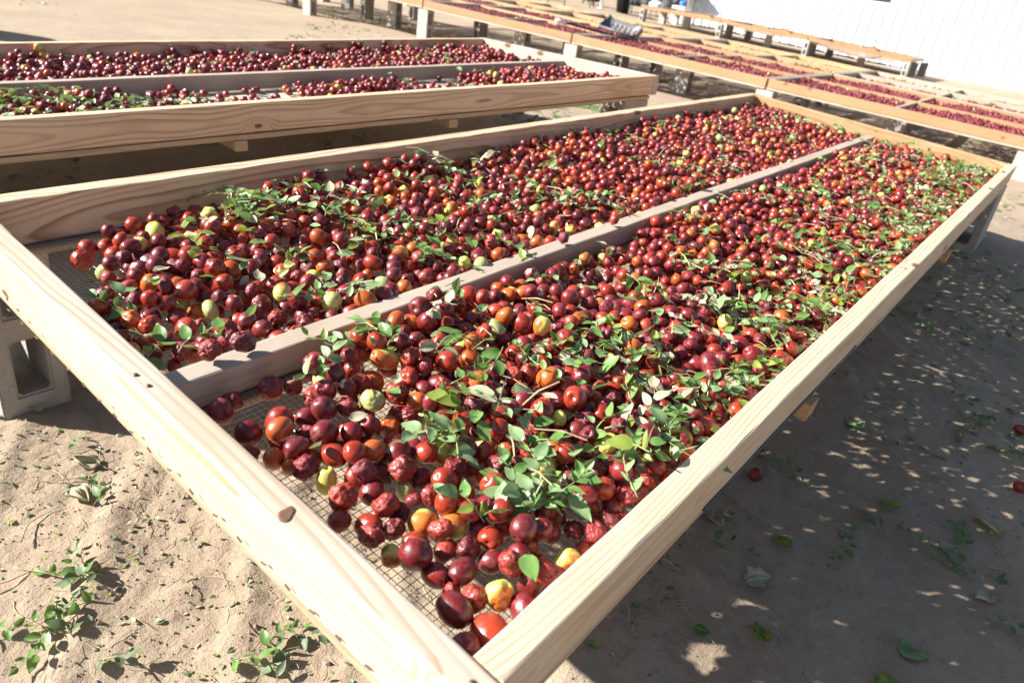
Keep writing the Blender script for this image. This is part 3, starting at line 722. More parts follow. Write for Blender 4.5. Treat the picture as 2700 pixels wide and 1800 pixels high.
# tarp hung between two poles
t = empty('tarp_screen', Matrix.Translation((24.2, 12.0, gz(24, 12.4))), label='charcoal tarp screen hanging just left of the white building', cat='tarp')
V = []; F = []; nx, nz = 30, 10
for i in range(nx + 1):
    for j in range(nz + 1):
        V.append((.06 * math.sin(i * 1.3) * (1 - .4 * j / nz), 2.6 * i / nx, .25 + 2.1 * j / nz))
F = [(i * (nz + 1) + j, (i + 1) * (nz + 1) + j, (i + 1) * (nz + 1) + j + 1, i * (nz + 1) + j + 1) for i in range(nx) for j in range(nz)]
o = link('tarp', np_mesh('tarp', V, F), (M_tarp,), t); sm = o.modifiers.new('thickness', 'SOLIDIFY'); sm.thickness = .004
for yy in (-.03, 2.65): link('pole', tube([(0.1, yy, 0), (0.1, yy, 2.5)], .03, 8), (M_pvc if yy < 0 else M_steel,), t)
x, y = 23.0, 11.55
o = link('utility_box', box_mesh((-.25, -.24, 0), (.25, .24, .52), .02, 2), (M_util,)); o.location = (x, y, gz(x, y)); tag(o, label='pale grey utility box at the left corner of the white building', cat='box')
def blob(name, loc, dims, m, seed, amp=.18, sub=3):
    bm = bmesh.new(); bmesh.ops.create_icosphere(bm, subdivisions=sub, radius=1)
    for v in bm.verts:
        n = 1 + amp * mnoise.noise(v.co * 1.7 + Vector((seed, 0, 0))) + amp * .4 * mnoise.noise(v.co * 4.1 + Vector((seed, 5, 0)))
        v.co = Vector((v.co.x * dims[0] * n, v.co.y * dims[1] * n, max(-.75, v.co.z) * dims[2] * n))
    o = link(name, bm_mesh(bm, name, True), (m,)); o.location = loc; return o
o = blob('plastic_bag', (x, y, gz(x, y) + .59), (.11, .10, .10), M_bluebag, 3.0); tag(o, label='crumpled blue bag on top of the pale grey utility box', cat='bag')
o = blob('sack', (20.35, 11.05, .70), (.16, .22, .11), M_sack, 8.0); tag(o, label='small white sack slumped on the left end of the leftmost burlap table', cat='sack')
t = empty('shade_frame', Matrix.Translation((24.3, 16.0, gz(24, 16))), label='blue-grey steel shade frame far behind the black tank', cat='frame')
for a, b in (((0, 0, 0), (0, 0, 2.4)), ((0, 2.4, 0), (0, 2.4, 2.4)), ((0, 0, 2.4), (0, 2.4, 2.4)), ((0, 0, .5), (0, 2.4, .5))): link('bar', tube([a, b], .03, 8), (M_steel,), t)

# out of frame to the left: unseen barrel shape added to cast the shadow on the open soil
x, y = 1.12, 8.12
t = empty('shadow_caster_barrel', Matrix.Translation((x, y, gz(x, y))), label='added unseen barrel shape left of the trays, casting a shadow on open soil', cat='shadow caster')
link('caster_body', lathe([(0, .0), (.26, .0), (.28, .05), (.29, .28), (.305, .30), (.29, .32), (.295, .58), (.31, .60), (.295, .62), (.28, .86), (.25, .9), (0, .9)]), (M_greyp,), t)
link('caster_ring', lathe([(.26, .885), (.27, .885), (.27, .925), (.25, .925), (.25, .905)]), (M_black,), t)

# ------------------------------------------------------------------ scoop rake lying over the tray joint
def rake():
    # head centre and handle in world coordinates on the tray plane
    hc = MC @ Vector((.985 * S1 + .06, .95 * S2, .055)); hx = (E1.normalized() * .94 + E2.normalized() * .10 + Vector((0, 0, -.1))).normalized()
    nrm = Vector((-.45, -.25, .85)); nrm = (nrm - hx * nrm.dot(hx)).normalized(); hy = nrm.cross(hx)
    M = Matrix(((hx.x, hy.x, nrm.x, hc.x), (hx.y, hy.y, nrm.y, hc.y), (hx.z, hy.z, nrm.z, hc.z), (0, 0, 0, 1)))
    t = empty('scoop_rake', M, label='grey slotted plastic scoop rake with black handle lying across the front row trays', cat='rake')
    nx, ny = 29, 16; W2 = .25; D = .24; V = []; F = []
    def P(i, j):
        u = -1 + 2 * i / nx; v = j / ny
        wdt = W2 * (1 - .06 * v); z = .065 * (2 * v - 1) ** 2 + .05 * abs(u) ** 8
        return (u * wdt, (v - .5) * D, z)
    for i in range(nx + 1):
        for j in range(ny + 1): V.append(P(i, j))
    for i in range(nx):
        for j in range(ny):
            slot = (i % 4 == 2) and 4 <= i <= 26 and 5 <= j <= 12
            if not slot: F.append((i * (ny + 1) + j, (i + 1) * (ny + 1) + j, (i + 1) * (ny + 1) + j + 1, i * (ny + 1) + j + 1))
    o = link('scoop', np_mesh('scoop', V, F), (M_greyp,), t); sm = o.modifiers.new('thickness', 'SOLIDIFY'); sm.thickness = .010
    for s in (-1, 1): link('side_wall', box_mesh((s * W2 - (.0 if s > 0 else .012), -D / 2, -.005), (s * W2 + (.012 if s > 0 else 0), D / 2, .075), .003), (M_greyp,), t)
    link('lip', tube([(-W2, -D / 2, .066), (0, -D / 2, .066), (W2, -D / 2, .066)], .014, 10), (M_greyp,), t)
    Mi = M.inverted(); h0 = Mi @ (MC @ Vector((.87 * S1, .28 * S2, .075))); h1 = Vector((-.02, -.10, -.02))
    link('handle', tube([h0, h0.lerp(h1, .5), h1], .015, 10), (M_black,), t)
    d = (h1 - h0).normalized()
    link('grip', tube([h0 - d * .16, h0 - d * .02], .024, 10), (M_pvc,), t)
    link('socket', tube([h1 - d * .12, h1 + d * .03], .024, 10), (M_black,), t)
rake()

# ------------------------------------------------------------------ jujubes
def jujube(kind, sub, seed):
    """unit fruit (radius ~1): dimpled at the stem end, oval; kind 0 plump, 1 wrinkled, 2 long, 3 dented"""
    bm = bmesh.new(); bmesh.ops.create_icosphere(bm, subdivisions=sub, radius=1)
    s = Vector((seed * 3.1, seed * 1.7, 0))
    for v in bm.verts:
        n = v.co.normalized(); th = math.acos(max(-1, min(1, n.z)))
        r = 1.0 - .29 * math.exp(-(th / .34) ** 2) - .10 * math.exp(-((math.pi - th) / .25) ** 2)
        r += .05 * mnoise.noise(n * 1.3 + s)
        if kind == 1 or kind == 3:
            r += .13 * mnoise.noise(n * 1.7 + s)
            a = math.atan2(n.y, n.x)
            q = mnoise.noise(Vector((n.x * 3.8, n.y * 3.8, n.z * 1.1)) + s)
            r -= .19 * (max(0.0, .20 - abs(q)) / .20) ** 1.3 * (1 if kind == 1 else .5)
            fl = n.dot(Vector((.9, .3 * math.sin(seed), .3)).normalized()); r -= .20 * max(0.0, fl - .45)
            q2 = mnoise.noise(n * 7.5 + s * 2); r -= .035 * max(0.0, .22 - abs(q2)) / .22 * (1 if kind == 1 else .3)
        if kind == 3:
            dd = (n - Vector((.8, .3, .5)).normalized()).length; r -= .22 * math.exp(-(dd / .45) ** 2)
        zs = {0: 1.10, 1: 1.12, 2: 1.30, 3: 1.04}[kind]
        v.co = Vector((n.x * r, n.y * r, n.z * r * zs))
    me = bm_mesh(bm, 'jujube', True); return me
def arrs(me):
    V = np.empty(len(me.vertices) * 3, np.float32); me.vertices.foreach_get('co', V)
    F = np.array([p.vertices[:] for p in me.polygons], np.int32)
    return V.reshape(-1, 3), F
KINDS = [0, 0, 1, 1, 1, 2, 3, 0, 1, 2]
HI = [jujube(k, 4, i + 1) for i, k in enumerate(KINDS)]
MID = [arrs(jujube(k, 2, i + 1)) for i, k in enumerate(KINDS)]
LOW = [arrs(jujube(0, 1, 1)), arrs(jujube(2, 1, 4))]
bmt = bmesh.new(); bmesh.ops.create_icosphere(bmt, subdivisions=1, radius=1.0)
VLOW = arrs(bm_mesh(bmt, 'f')); VLOWF = VLOW[1]
_hi = {}
def hi_mesh(shape, cls):
    if (shape, cls) not in _hi:
        me = HI[shape].copy(); S = .0162
        me.transform(Matrix.Scale(S, 4)); me.materials.append(FM[cls]); _hi[(shape, cls)] = me
    return _hi[(shape, cls)]
def classes(n, probs):
    return rng.choice(8, n, p=np.array(probs) / sum(probs))
PA = [.26, .25, .21, .075, .033, .016, .02, .14]
PB = [.36, .18, .17, .04, .015, .015, .16, .05]
PC = [.10, .10, .04, .00, .01, .00, .72, .03]
def shape_for(c):
    c = np.asarray(c); sm = rng.choice([0, 1, 5, 6, 7, 9], len(c)); wr = rng.choice([2, 3, 4, 8], len(c))
    return np.where((c == F_MARW) | (c == F_DRY) | (c == F_RW), wr, sm)

def drop(P, R, zf, tries, region, jit=.03):
    """let fruits fall one after another and roll to the lowest of a few nearby places"""
    cell = .045; grid = {}; Z = np.empty(len(P)); out = []
    for i in range(len(P)):
        best = None; r = R[i]
        cand = [P[i]] + [P[i] + rng.normal(0, jit, 2) for _ in range(tries)]
        for q in cand:
            if best is not None and not region(q[0], q[1]): continue
            gx, gy = int(q[0] // cell), int(q[1] // cell); z = zf + r
            for a in (-1, 0, 1):
                for b in (-1, 0, 1):
                    for (x, y, zz, rr) in grid.get((gx + a, gy + b), ()):
                        d2 = (x - q[0]) ** 2 + (y - q[1]) ** 2; s = (r + rr) * .93
                        if d2 < s * s:
                            h = zz + math.sqrt(s * s - d2)
                            if h > z: z = h
            if best is None or z < best[0]: best = (z, q[0], q[1])
        z, x, y = best; grid.setdefault((int(x // cell), int(y // cell)), []).append((x, y, z, r)); out.append((x, y, z))
    return np.array(out)

ZMESH = -HB + .002
def interp(v, pts): return float(np.interp(v, [p[0] for p in pts], [p[1] for p in pts]))
NEARB = [(.04, .05), (.077, .06), (.11, .10), (.16, .115), (.235, .10), (.31, .092), (.37, .115), (.44, .08), (.50, .075), (.53, .14), (.57, .30)]
FARB = [(.63, .16), (.67, .15), (.70, .065), (.80, .062), (.88, .085), (.93, .13), (1.0, .185), (1.08, .20), (1.13, .30), (1.18, .40)]
def regA(u, v):
    if .058 < v < .568:
        if not (u > interp(v, NEARB) and u < 3.62): return False
        if .11 < u < .22 and .475 < v < .57: return False
        return True
    if .635 < v < 1.165: return u > interp(v, FARB) and u < 3.62 - v * .17 + .02
    return False
def layers(u, v):
    b = interp(v, NEARB if v < .6 else FARB); e = min(1.0, (u - b) / .30)
    k = .92 + .06 * e + .26 * min(1, max(0, u - .35) * 1.1) + .28 * mnoise.noise((u * 2.2, v * 3.0, 1.5))
    if .4 < u and v < .6: k += .10 * math.exp(-((v - .57) / .1) ** 2) * (u > .4)
    if v > 1.0: k += .05
    return k
P = []
for (u0, u1, v0, v1) in ((.03, 3.64, .058, .568), (.03, 3.64, .635, 1.165)):
    n = int((u1 - u0) * (v1 - v0) * 1620 * 2.1)
    U = rng.uniform(u0, u1, n); Vv = rng.uniform(v0, v1, n)
    for a, b in zip(U, Vv):
        if regA(a, b) and rng.random() < layers(a, b) / 2.1: P.append((a, b))
P = np.array(P); rng.shuffle(P)
cls = classes(len(P), PA)
RR = np.clip(rng.normal(.0140, .0015, len(P)) + .0013 * np.clip(1.3 - P[:, 0], 0, 1) ** .8, .0108, .0180) * np.where((cls == F_MARW) | (cls == F_RW) | (cls == F_DRY), .93, 1.02)
Q = drop(P, RR, ZMESH, 18, regA, .024)
# the odd ones that stopped on the divider, and strays on the bare wire
extra = [(.130, .618, -.030, .0168, F_MARW), (.178, .612, -.030, .0163, F_MARW), (.968, .604, -.030, .0145, F_DRY), (1.185, .606, -.030, .0150, F_RW),
         (.103, .550, ZMESH, .0178, F_MAR), (.128, .568 - .004, ZMESH, .0150, F_MARW), (.186, .556, ZMESH, .0178, F_MAR), (.215, .545, ZMESH, .0135, F_MARW), (.105, .489, ZMESH, .0170, F_MAR),
         (.176, 1.09, ZMESH, .0168, F_RED), (.150, 1.05, ZMESH, .0185, F_RED), (.165, .995, ZMESH, .0160, F_GRN), (.240, 1.11, ZMESH, .0170, F_MAR), (.075, .072, ZMESH, .0195, F_MAR), (.110, .065, ZMESH, .0200, F_RED)]
keep = np.ones(len(Q), bool)
for (u, v, z, r, c) in extra:
    if z == ZMESH: keep &= ((Q[:, 0] - u) ** 2 + (Q[:, 1] - v) ** 2 + (Q[:, 2] - z - r) ** 2) > (.028) ** 2
# rolled against the boards: keep fruit out of the divider
Q, RR, cls = Q[keep], RR[keep], cls[keep]
Q = np.concatenate([Q, [(u, v, z + r) for u, v, z, r, c in extra]]); RR = np.concatenate([RR, [e[3] for e in extra]]); cls = np.concatenate([cls, [e[4] for e in extra]])
# visible = nothing over it in a line to the camera (cheap: local top of the pile)
camL = MAi @ CAM
HM = {}; hc = .012
for (x, y, z), r in zip(Q, RR):
    for a in (-1, 0, 1):
        for b in (-1, 0, 1):
            k = (int(x // hc) + a, int(y // hc) + b); HM[k] = max(HM.get(k, -9), z + r * (1.0 if a == b == 0 else .75))
def htop(u, v): return HM.get((int(u // hc), int(v // hc)), ZMESH)
dist = np.linalg.norm(Q - np.array(camL), axis=1)
vis = np.array([z + r * .9 >= htop(x, y) - .004 for (x, y, z), r in zip(Q, RR)])
# hidden from the camera behind the front board close by
def in_frame(x, y, z, mg=0.0):
    d = (MA @ Vector((x, y, z))) - CAM; cx, cy, cz = d.dot(_r), d.dot(_u), d.dot(_f)
    if cz <= 0: return False
    px = 512 + 721.5 * cx / cz; py = 341 - 721.5 * cy / cz
    return -mg < px < 1024 + mg and -mg < py < 682 + mg
inf = np.array([in_frame(*q) for q in Q])
score = np.where(vis & inf, RR / dist, -1); order = np.argsort(-score); heroes = order[:300]
isH = np.zeros(len(Q), bool); isH[heroes] = True
ORD = ['first', 'second', 'third', 'fourth', 'fifth', 'sixth', 'seventh', 'eighth', 'ninth', 'tenth', 'eleventh', 'twelfth', 'thirteenth', 'fourteenth', 'fifteenth', 'sixteenth', 'seventeenth', 'eighteenth', 'nineteenth', 'twentieth']
ADJ = ['smooth maroon', 'wrinkled maroon', 'glossy red-brown', 'glossy orange-brown', 'mottled yellow and orange', 'pale yellow-green', 'dry maroon', 'wrinkled red']
NUM = ['one', 'two', 'three', 'four', 'five', 'six', 'seven', 'eight', 'nine', 'ten', 'eleven', 'twelve', 'thirteen', 'fourteen', 'fifteen', 'sixteen', 'seventeen', 'eighteen']
bands = {}
for h in heroes:
    x, y, z = Q[h]; lane = 0 if y < .58 else 1; bnd = int((y - .04) / .036) if lane == 0 else int((y - .60) / .036)
    if z > -.03 and .59 < y < .63: lane, bnd = 2, 0
    bands.setdefault((lane, bnd), []).append(h)
for (lane, bnd), L in bands.items():
    L.sort(key=lambda h: Q[h][0])
    for n, h in enumerate(L):
        c = int(cls[h]); shp = int(shape_for([c])[0])
        o = link('jujube', hi_mesh(shp, c)); q, nn = rotmats(1)
        R3 = Matrix(q[0].tolist()); s = RR[h] / .0162; wq = .17 if c in (F_MARW, F_DRY, F_RW) else .10
        o.matrix_world = MA @ Matrix.Translation(Vector(Q[h])) @ (R3 @ Matrix.Diagonal([s * (1 + rng.uniform(-wq, wq * .8)) for _ in range(3)])).to_4x4()
        od = ORD[n] if n < 20 else 'twenty-' + ORD[n - 20]
        if lane == 0: where = '%s fruits in from front board' % NUM[bnd] if bnd else 'against the front board'
        elif lane == 1: where = '%s fruits beyond the divider' % NUM[bnd]
        else: where = 'resting on top of the divider'
        tag(o, label='%s jujube, %s from end board, %s' % (ADJ[c], od, where), cat='jujube', group='jujubes in the nearest tray')

def pile(name, Q, RR, cls, M, d, label, lowcut=1.5, vlow=3.2):
    parts = []; shp = shape_for(cls); n = len(Q); Rm_, _ = rotmats(n)
    Mr = np.array(M.to_3x3()); Mt = np.array(M.translation)
    W = Q @ Mr.T + Mt
    for s in range(10):
        m = (shp == s) & (d < lowcut)
        if m.any():
            aq = .17 if KINDS[s] == 1 else .11
            parts.append(instmerge(*MID[s], None, Rm_[m], RR[m][:, None] * (1 + rng.uniform(-aq, aq * .8, (int(m.sum()), 3))), W[m], cls[m]))
    m = (d >= lowcut) & (d < vlow)
    for t in (0, 1):
        mm = m & ((shp % 2) == t)
        if mm.any(): parts.append(instmerge(*LOW[t], None, Rm_[mm], RR[mm][:, None] * (1.02 + rng.uniform(-.12, .10, (int(mm.sum()), 3))), W[mm], cls[mm]))
    m = d >= vlow
    if m.any():
        el = rng.uniform(.85, 1.2, (m.sum(), 3)) * RR[m][:, None]
        parts.append(instmerge(*VLOW, None, Rm_[m], el, W[m], cls[m]))
    V, F, mi = merge(parts)
    o = link(name, np_mesh(name, V, F, mi), FM); return tag(o, label=label, cat='jujube pile', kind='stuff')
m = ~isH
pile('jujube_pile', Q[m], RR[m], cls[m], MA, dist[m], 'heap of red, brown and green jujubes mixed with leaves filling the nearest tray', 1.55, 9)

def scatter_pile(M, rects, dens, probs, label, seed=0, rmean=.0155, zf=-HB + .002, heap=.5, patch=None, sim=False, vl=3.2):
    P = []
    for (u0, u1, v0, v1) in rects:
        n = int((u1 - u0) * (v1 - v0) * dens)
        U = rng.uniform(u0, u1, n); W = rng.uniform(v0, v1, n)
        if patch is not None:
            k = np.array([rng.random() < patch(a, b) for a, b in zip(U, W)]); U, W = U[k], W[k]
        P.append(np.stack([U, W], 1))
    P = np.concatenate(P); rng.shuffle(P); cl = classes(len(P), probs)
    R = np.clip(rng.normal(rmean, .0019, len(P)), .011, .021)
    if sim:
        reg = lambda x, y: any(a < x < b and c < y < d for a, b, c, d in rects)
        Q = drop(P, R, zf, 4, reg, .022)
    else:
        z = zf + R + rng.random(len(P)) ** 1.3 * .034 * heap * (1 + .9 * vnoise(P[:, 0], P[:, 1], 2.5)); Q = np.stack([P[:, 0], P[:, 1], z], 1)
    d = np.linalg.norm(Q - np.array(M.inverted() @ CAM), axis=1)
    return pile('jujube_pile', Q, R, cl, M, d, label, 0, vl), Q, R
def patchB(u, v):
    if v > .6: return 1.0
    if u < 1.40: return .9
    if u < 1.66: return .75 if v < .33 else .3
    if u < 2.02: return .17
    if u < 2.45: return 1.0 if v < .42 else .45
    if u < 2.62: return .22
    if u < 2.84: return .12
    return .95
M_liner = simple('beige_liner', (.50, .44, .36), .9, nscale=30, namp=.1, bump=.3, bscale=600)
for lo, hi in (((.045, .045), (2.72, .548)), ((.045, .605), (3.61, 1.172))):
    V = []; F = []; nx, ny = 80, 10
    for i in range(nx + 1):
        for j in range(ny + 1):
            u = lo[0] + (hi[0] - lo[0]) * i / nx; v = lo[1] + (hi[1] - lo[1]) * j / ny
            if i == nx: u += .08 * (j / ny)
            V.append((u, v, .0045 + .0022 * mnoise.noise((u * 9, v * 9, 4)) + .0185))
    F = [(i * (ny + 1) + j, (i + 1) * (ny + 1) + j, (i + 1) * (ny + 1) + j + 1, i * (ny + 1) + j + 1) for i in range(nx) for j in range(ny)]
    o = link('liner_sheet', np_mesh('liner', V, F), (M_liner,), baseB); o.modifiers.new('thickness', 'SOLIDIFY').thickness = .0012
oB, QB, RB = scatter_pile(MB_, [(.35, 3.60, .06, .53), (.35, 3.58, .62, 1.165)], 1550, PB, 'maroon jujubes spread thickly in the second long tray', rmean=.0132, zf=-HB + .006, sim=True, patch=patchB, vl=99)
def patchC(u, v):
    g = (u % 1.22); e = min(1, max(0, (g - .14) / .25)); e2 = min(1, max(.35, (1.20 - g) / .15))
    return min(1, (.25 + .75 * e) * e2)
for i in (-2, -1, 0, 1, 2, 3):
    M = MC @ Matrix.Translation((i * S1 + .012, 0, 0)); L = S1 - .024; hf = L / 2
    if i == 3: rects = [(.12, 1.0, .05, S2 - .02)]
    else: rects = [(.06, hf - .05, .05, S2 - .02), (hf + .02, L - .05, .05, S2 - .02), (.06, hf - .05, S2 + .05, 2 * S2 - .05), (hf + .02, L - .05, S2 + .05, 2 * S2 - .05)]
    scatter_pile(M, rects, 1650 if i > -2 else 700, PC, ('dry maroon jujubes piled in the far left tray of the long row', 'dry maroon jujubes piled in the left tray of the long row', 'dry maroon jujubes left of the scoop rake', 'dry maroon jujubes piled beneath the scoop rake head', 'dry maroon jujubes in the orange-boarded tray right of the rake', 'dry maroon jujubes at the right edge of the front row')[i + 2], heap=1.25, patch=patchC, vl=1)
for i in (-1, 0, 1, 2, 3):
    M = MC @ Matrix.Translation((i * S1 + .012, 2.14 * S2, 0)); L = S1 - .024; hf = L / 2
    pt_ = lambda u, v: .10 + .65 * (mnoise.noise((u * 2.5 + i * 5, v * 3, 2)) > .05)
    scatter_pile(M, [(.06, L - .06, .05, 2 * S2 - .05)], 480, PC, ('thin scatter of jujubes behind the left tray of the long row', 'thin scatter of jujubes behind the tray left of the rake', 'thin scatter of jujubes behind the raked tray', 'thin scatter of jujubes in the grey-boarded back tray', 'thin scatter of jujubes in the right back tray')[i + 1], heap=.2, patch=pt_, vl=1)

# ------------------------------------------------------------------ leaves and sprigs
def leaf_arr(L=.034, Wd=.017, fold=.25, curl=.25, seed=0, teeth=False):
    """oval leaf, base at origin, along +x; two halves folded at the midrib"""
    n = 7; V = []; F = []
    for i in range(n + 1):
        t = i / n; w_ = Wd * (math.sin(math.pi * min(1, t * .98 + .02) ** .78)) ** .95 * (1 - .10 * t)
        if i in (0, n): w_ *= .12
        x = L * t; z = curl * L * (t * t - t * .6) * .8 + .05 * L * math.sin(t * 5 + seed)
        tw = .12 * math.sin(seed * 3 + t * 2)
        for s in (-1, -.5, 0, .5, 1):
            V.append((x - (.02 * L * abs(s)), s * w_, z + abs(s) * w_ * fold + s * w_ * tw + .04 * Wd * math.sin(t * 9 + s * 3 + seed)))
    for i in range(n):
        for j in range(4):
            a = i * 5 + j; F += [(a, a + 5, a + 6), (a, a + 6, a + 1)]
    return np.array(V, np.float32), np.array(F, np.int32)
LV = [leaf_arr(.034, .0092, .35, .35, 0), leaf_arr(.040, .0108, .2, -.35, 2), leaf_arr(.028, .0088, .6, .6, 4), leaf_arr(.043, .0122, .25, .2, 6)]
LEAFM = [L_GRN, L_SAGE, L_YEL, L_DULL, L_DRY, M_stem, M_straw]
def stem_path(L, bend, seed):
    P = []
    for i in range(8):
        t = i / 7; P.append(Vector((L * (t - .5), bend * L * (t - .5) ** 2 * 2 + .01 * L * math.sin(t * 9 + seed), .012 * math.sin(math.pi * t) + .004 * math.sin(seed + 4 * t))))
    return P
def sprig_def(L, n, seed):
    r = random.Random(seed); P = stem_path(L, r.uniform(-.5, .5), seed); S = P
    leaves = []
    for k in range(n):
        t = (k + .6) / n; i = min(6, int(t * 7)); p = P[i].lerp(P[i + 1], t * 7 - i); d = (P[i + 1] - P[i]).normalized()
        side = 1 if k % 2 else -1
        if k == n - 1: ang = r.uniform(-.3, .3)
        else: ang = side * r.uniform(.6, 1.25)
        yaw = math.atan2(d.y, d.x) + ang
        M = Matrix.Translation(p) @ Matrix.Rotation(yaw, 4, 'Z') @ Matrix.Rotation(r.uniform(-.55, .25), 4, 'Y') @ Matrix.Rotation(r.uniform(-.8, .8), 4, 'X')
        sc_ = r.uniform(.7, 1.12) * (1 - .25 * t)
        leaves.append((r.randrange(4), M @ Matrix.Scale(sc_, 4)))
    return P, leaves
SPR = [sprig_def(L, n, s) for L, n, s in ((.11, 7, 1), (.14, 9, 2), (.09, 6, 3), (.16, 10, 4), (.07, 5, 5), (.12, 8, 6))]
stem_me = [tube([tuple(p) for p in P], [.0012 - .0001 * i for i in range(8)], 5) for P, _ in SPR]
for me in stem_me: me.materials.append(M_stem)
leaf_me = {}
def leaf_mesh(k, m):
    if (k, m.name) not in leaf_me:
        me = np_mesh('leaf', *LV[k]); me.materials.append(m); leaf_me[(k, m.name)] = me
    return leaf_me[(k, m.name)]
def tri_arr(me):
    V = np.empty(len(me.vertices) * 3, np.float32); me.vertices.foreach_get('co', V); me.calc_loop_triangles()
    return V.reshape(-1, 3), np.array([t.vertices[:] for t in me.loop_triangles], np.int32)
SPARR = []
for (P_, lv), sm_ in zip(SPR, stem_me):
    parts = [(*tri_arr(sm_), 5)]
    for k, M in lv:
        V, F = LV[k]; A = np.array(M); parts.append((V @ A[:3, :3].T + A[:3, 3], F, 0))
    SPARR.append(merge(parts))
def make_sprig(v, M, label, group, m=None):
    t = empty('jujube_sprig', M, label=label, cat='leafy sprig', group=group)
    link('stem', stem_me[v], (), t)
    for k, Ml in SPR[v][1]:
        mm = m or random.choice([L_GRN, L_GRN, L_SAGE, L_SAGE, L_YEL, L_GRN])
        link('leaf', leaf_mesh(k, mm), (), t, Ml)
    return t
def pile_z(u, v):
    return max(htop(u + a, v + b) for a in (-.012, 0, .012) for b in (-.012, 0, .012))
# clusters of leaves as seen in the tray: (u, v, spread, weight)
CL = [(.534, 1.03, .10, 3), (.46, 1.04, .06, 2), (.99, 1.02, .14, 3), (1.6, 1.05, .25, 4), (.73, .94, .08, 2), (.98, .82, .12, 2), (.56, .85, .05, 1), (.36, .70, .05, 1), (.12, .70, .04, 1.5), (.09, .88, .04, 1),
      (.60, .50, .06, 1.2), (.42, .47, .07, 1.2), (.44, .355, .07, 1), (.56, .26, .08, 1.2), (.44, .10, .07, 1.5), (.31, .13, .05, 1), (1.74, .22, .25, 4), (2.5, .25, .3, 6), (2.95, .22, .25, 5), (.97, .13, .12, 3), (1.0, .23, .1, 2),
      (2.95, .42, .2, 3), (.32, .2, .06, .7), (.75, .12, .1, 2.5), (.30, .33, .05, .6), (.25, .42, .04, .5), (1.4, .12, .2, 3.5), (1.3, .45, .2, 1.5), (2.2, .42, .3, 2), (2.2, .9, .5, 3), (3.1, .75, .3, 1.5), (.62, .36, .08, 1.3), (.78, .30, .1, 1.5), (.85, .5, .12, 1.5), (2.0, .10, .3, 4), (3.2, .12, .2, 4)]
wts = np.array([c[3] for c in CL]); wts = wts / wts.sum()
def leafpos(n, spread=1.0, umax=9):
    out = []
    while len(out) < n:
        c = CL[rng.choice(len(CL), p=wts)]
        u = rng.normal(c[0], c[2] * spread); v = rng.normal(c[1], c[2] * .6 * spread)
        if u < umax and u > .06 and (.045 < v < .575 or .64 < v < 1.15) and regA(u, v): out.append((u, v))
    return out
near_sprigs = [(.245, .505, 1, .4), (.30, .56, 0, 2.4), (.40, .36, 5, .2), (.50, .33, 3, 1.3), (.27, .33, 2, .7), (.27, .17, 1, .5), (.20, .19, 4, 1.7), (.33, .12, 5, .1),
               (.41, .10, 3, .5), (.48, .085, 1, -.2), (.62, .22, 3, .4), (.60, .34, 5, 2.7), (.84, .10, 1, .8), (.98, .12, 3, .5), (1.05, .22, 0, 2.2), (1.35, .12, 5, .7),
               (.095, .70, 4, .5), (.15, .68, 0, .1), (.10, .84, 2, 2.0), (.37, .70, 1, .2), (.45, 1.05, 3, .3), (.62, 1.07, 1, 2.7), (.75, .93, 3, .5), (.57, .84, 2, .3), (.92, .83, 5, .6), (1.10, 1.0, 3, .2), (.70, .72, 4, 1.0),
               (.83, .605, 1, .9), (1.12, .57, 5, .4)]
cnt = {}
for (u, v, k, yaw) in near_sprigs:
    z = max(htop(u, v) + .003, -.026 if .57 < v < .63 else -9)
    M = MA @ Matrix.Translation((u, v, z)) @ Matrix.Rotation(yaw, 4, 'Z') @ Matrix.Rotation(random.uniform(-.25, .25), 4, 'X') @ Matrix.Rotation(random.uniform(-.15, .15), 4, 'Y') @ Matrix.Scale((.98 - .22 * min(1, u)) * random.uniform(.88, 1.05), 4)
    lane = 'along the front board' if v < .16 else 'in the front half' if v < .38 else 'beside the divider' if v < .57 else 'lying across the divider' if v < .635 else 'just behind the divider' if v < .80 else 'in the back half' if v < .96 else 'toward the back board'
    cnt[lane] = cnt.get(lane, 0) + 1
    cnt.setdefault('L', []).append((lane, u, make_sprig(k, M, '', 'green sprigs in the nearest tray'), k))
byl = {}
for lane, u, o, k in cnt['L']: byl.setdefault(lane, []).append((u, o, k))
for lane, L in byl.items():
    L.sort(key=lambda a: a[0])
    for n, (u, o, k) in enumerate(L):
        o['label'] = 'green sprig of %s leaves, %s from end board, %s' % (NUM[len(SPR[k][1]) - 1], ORD[n], lane)
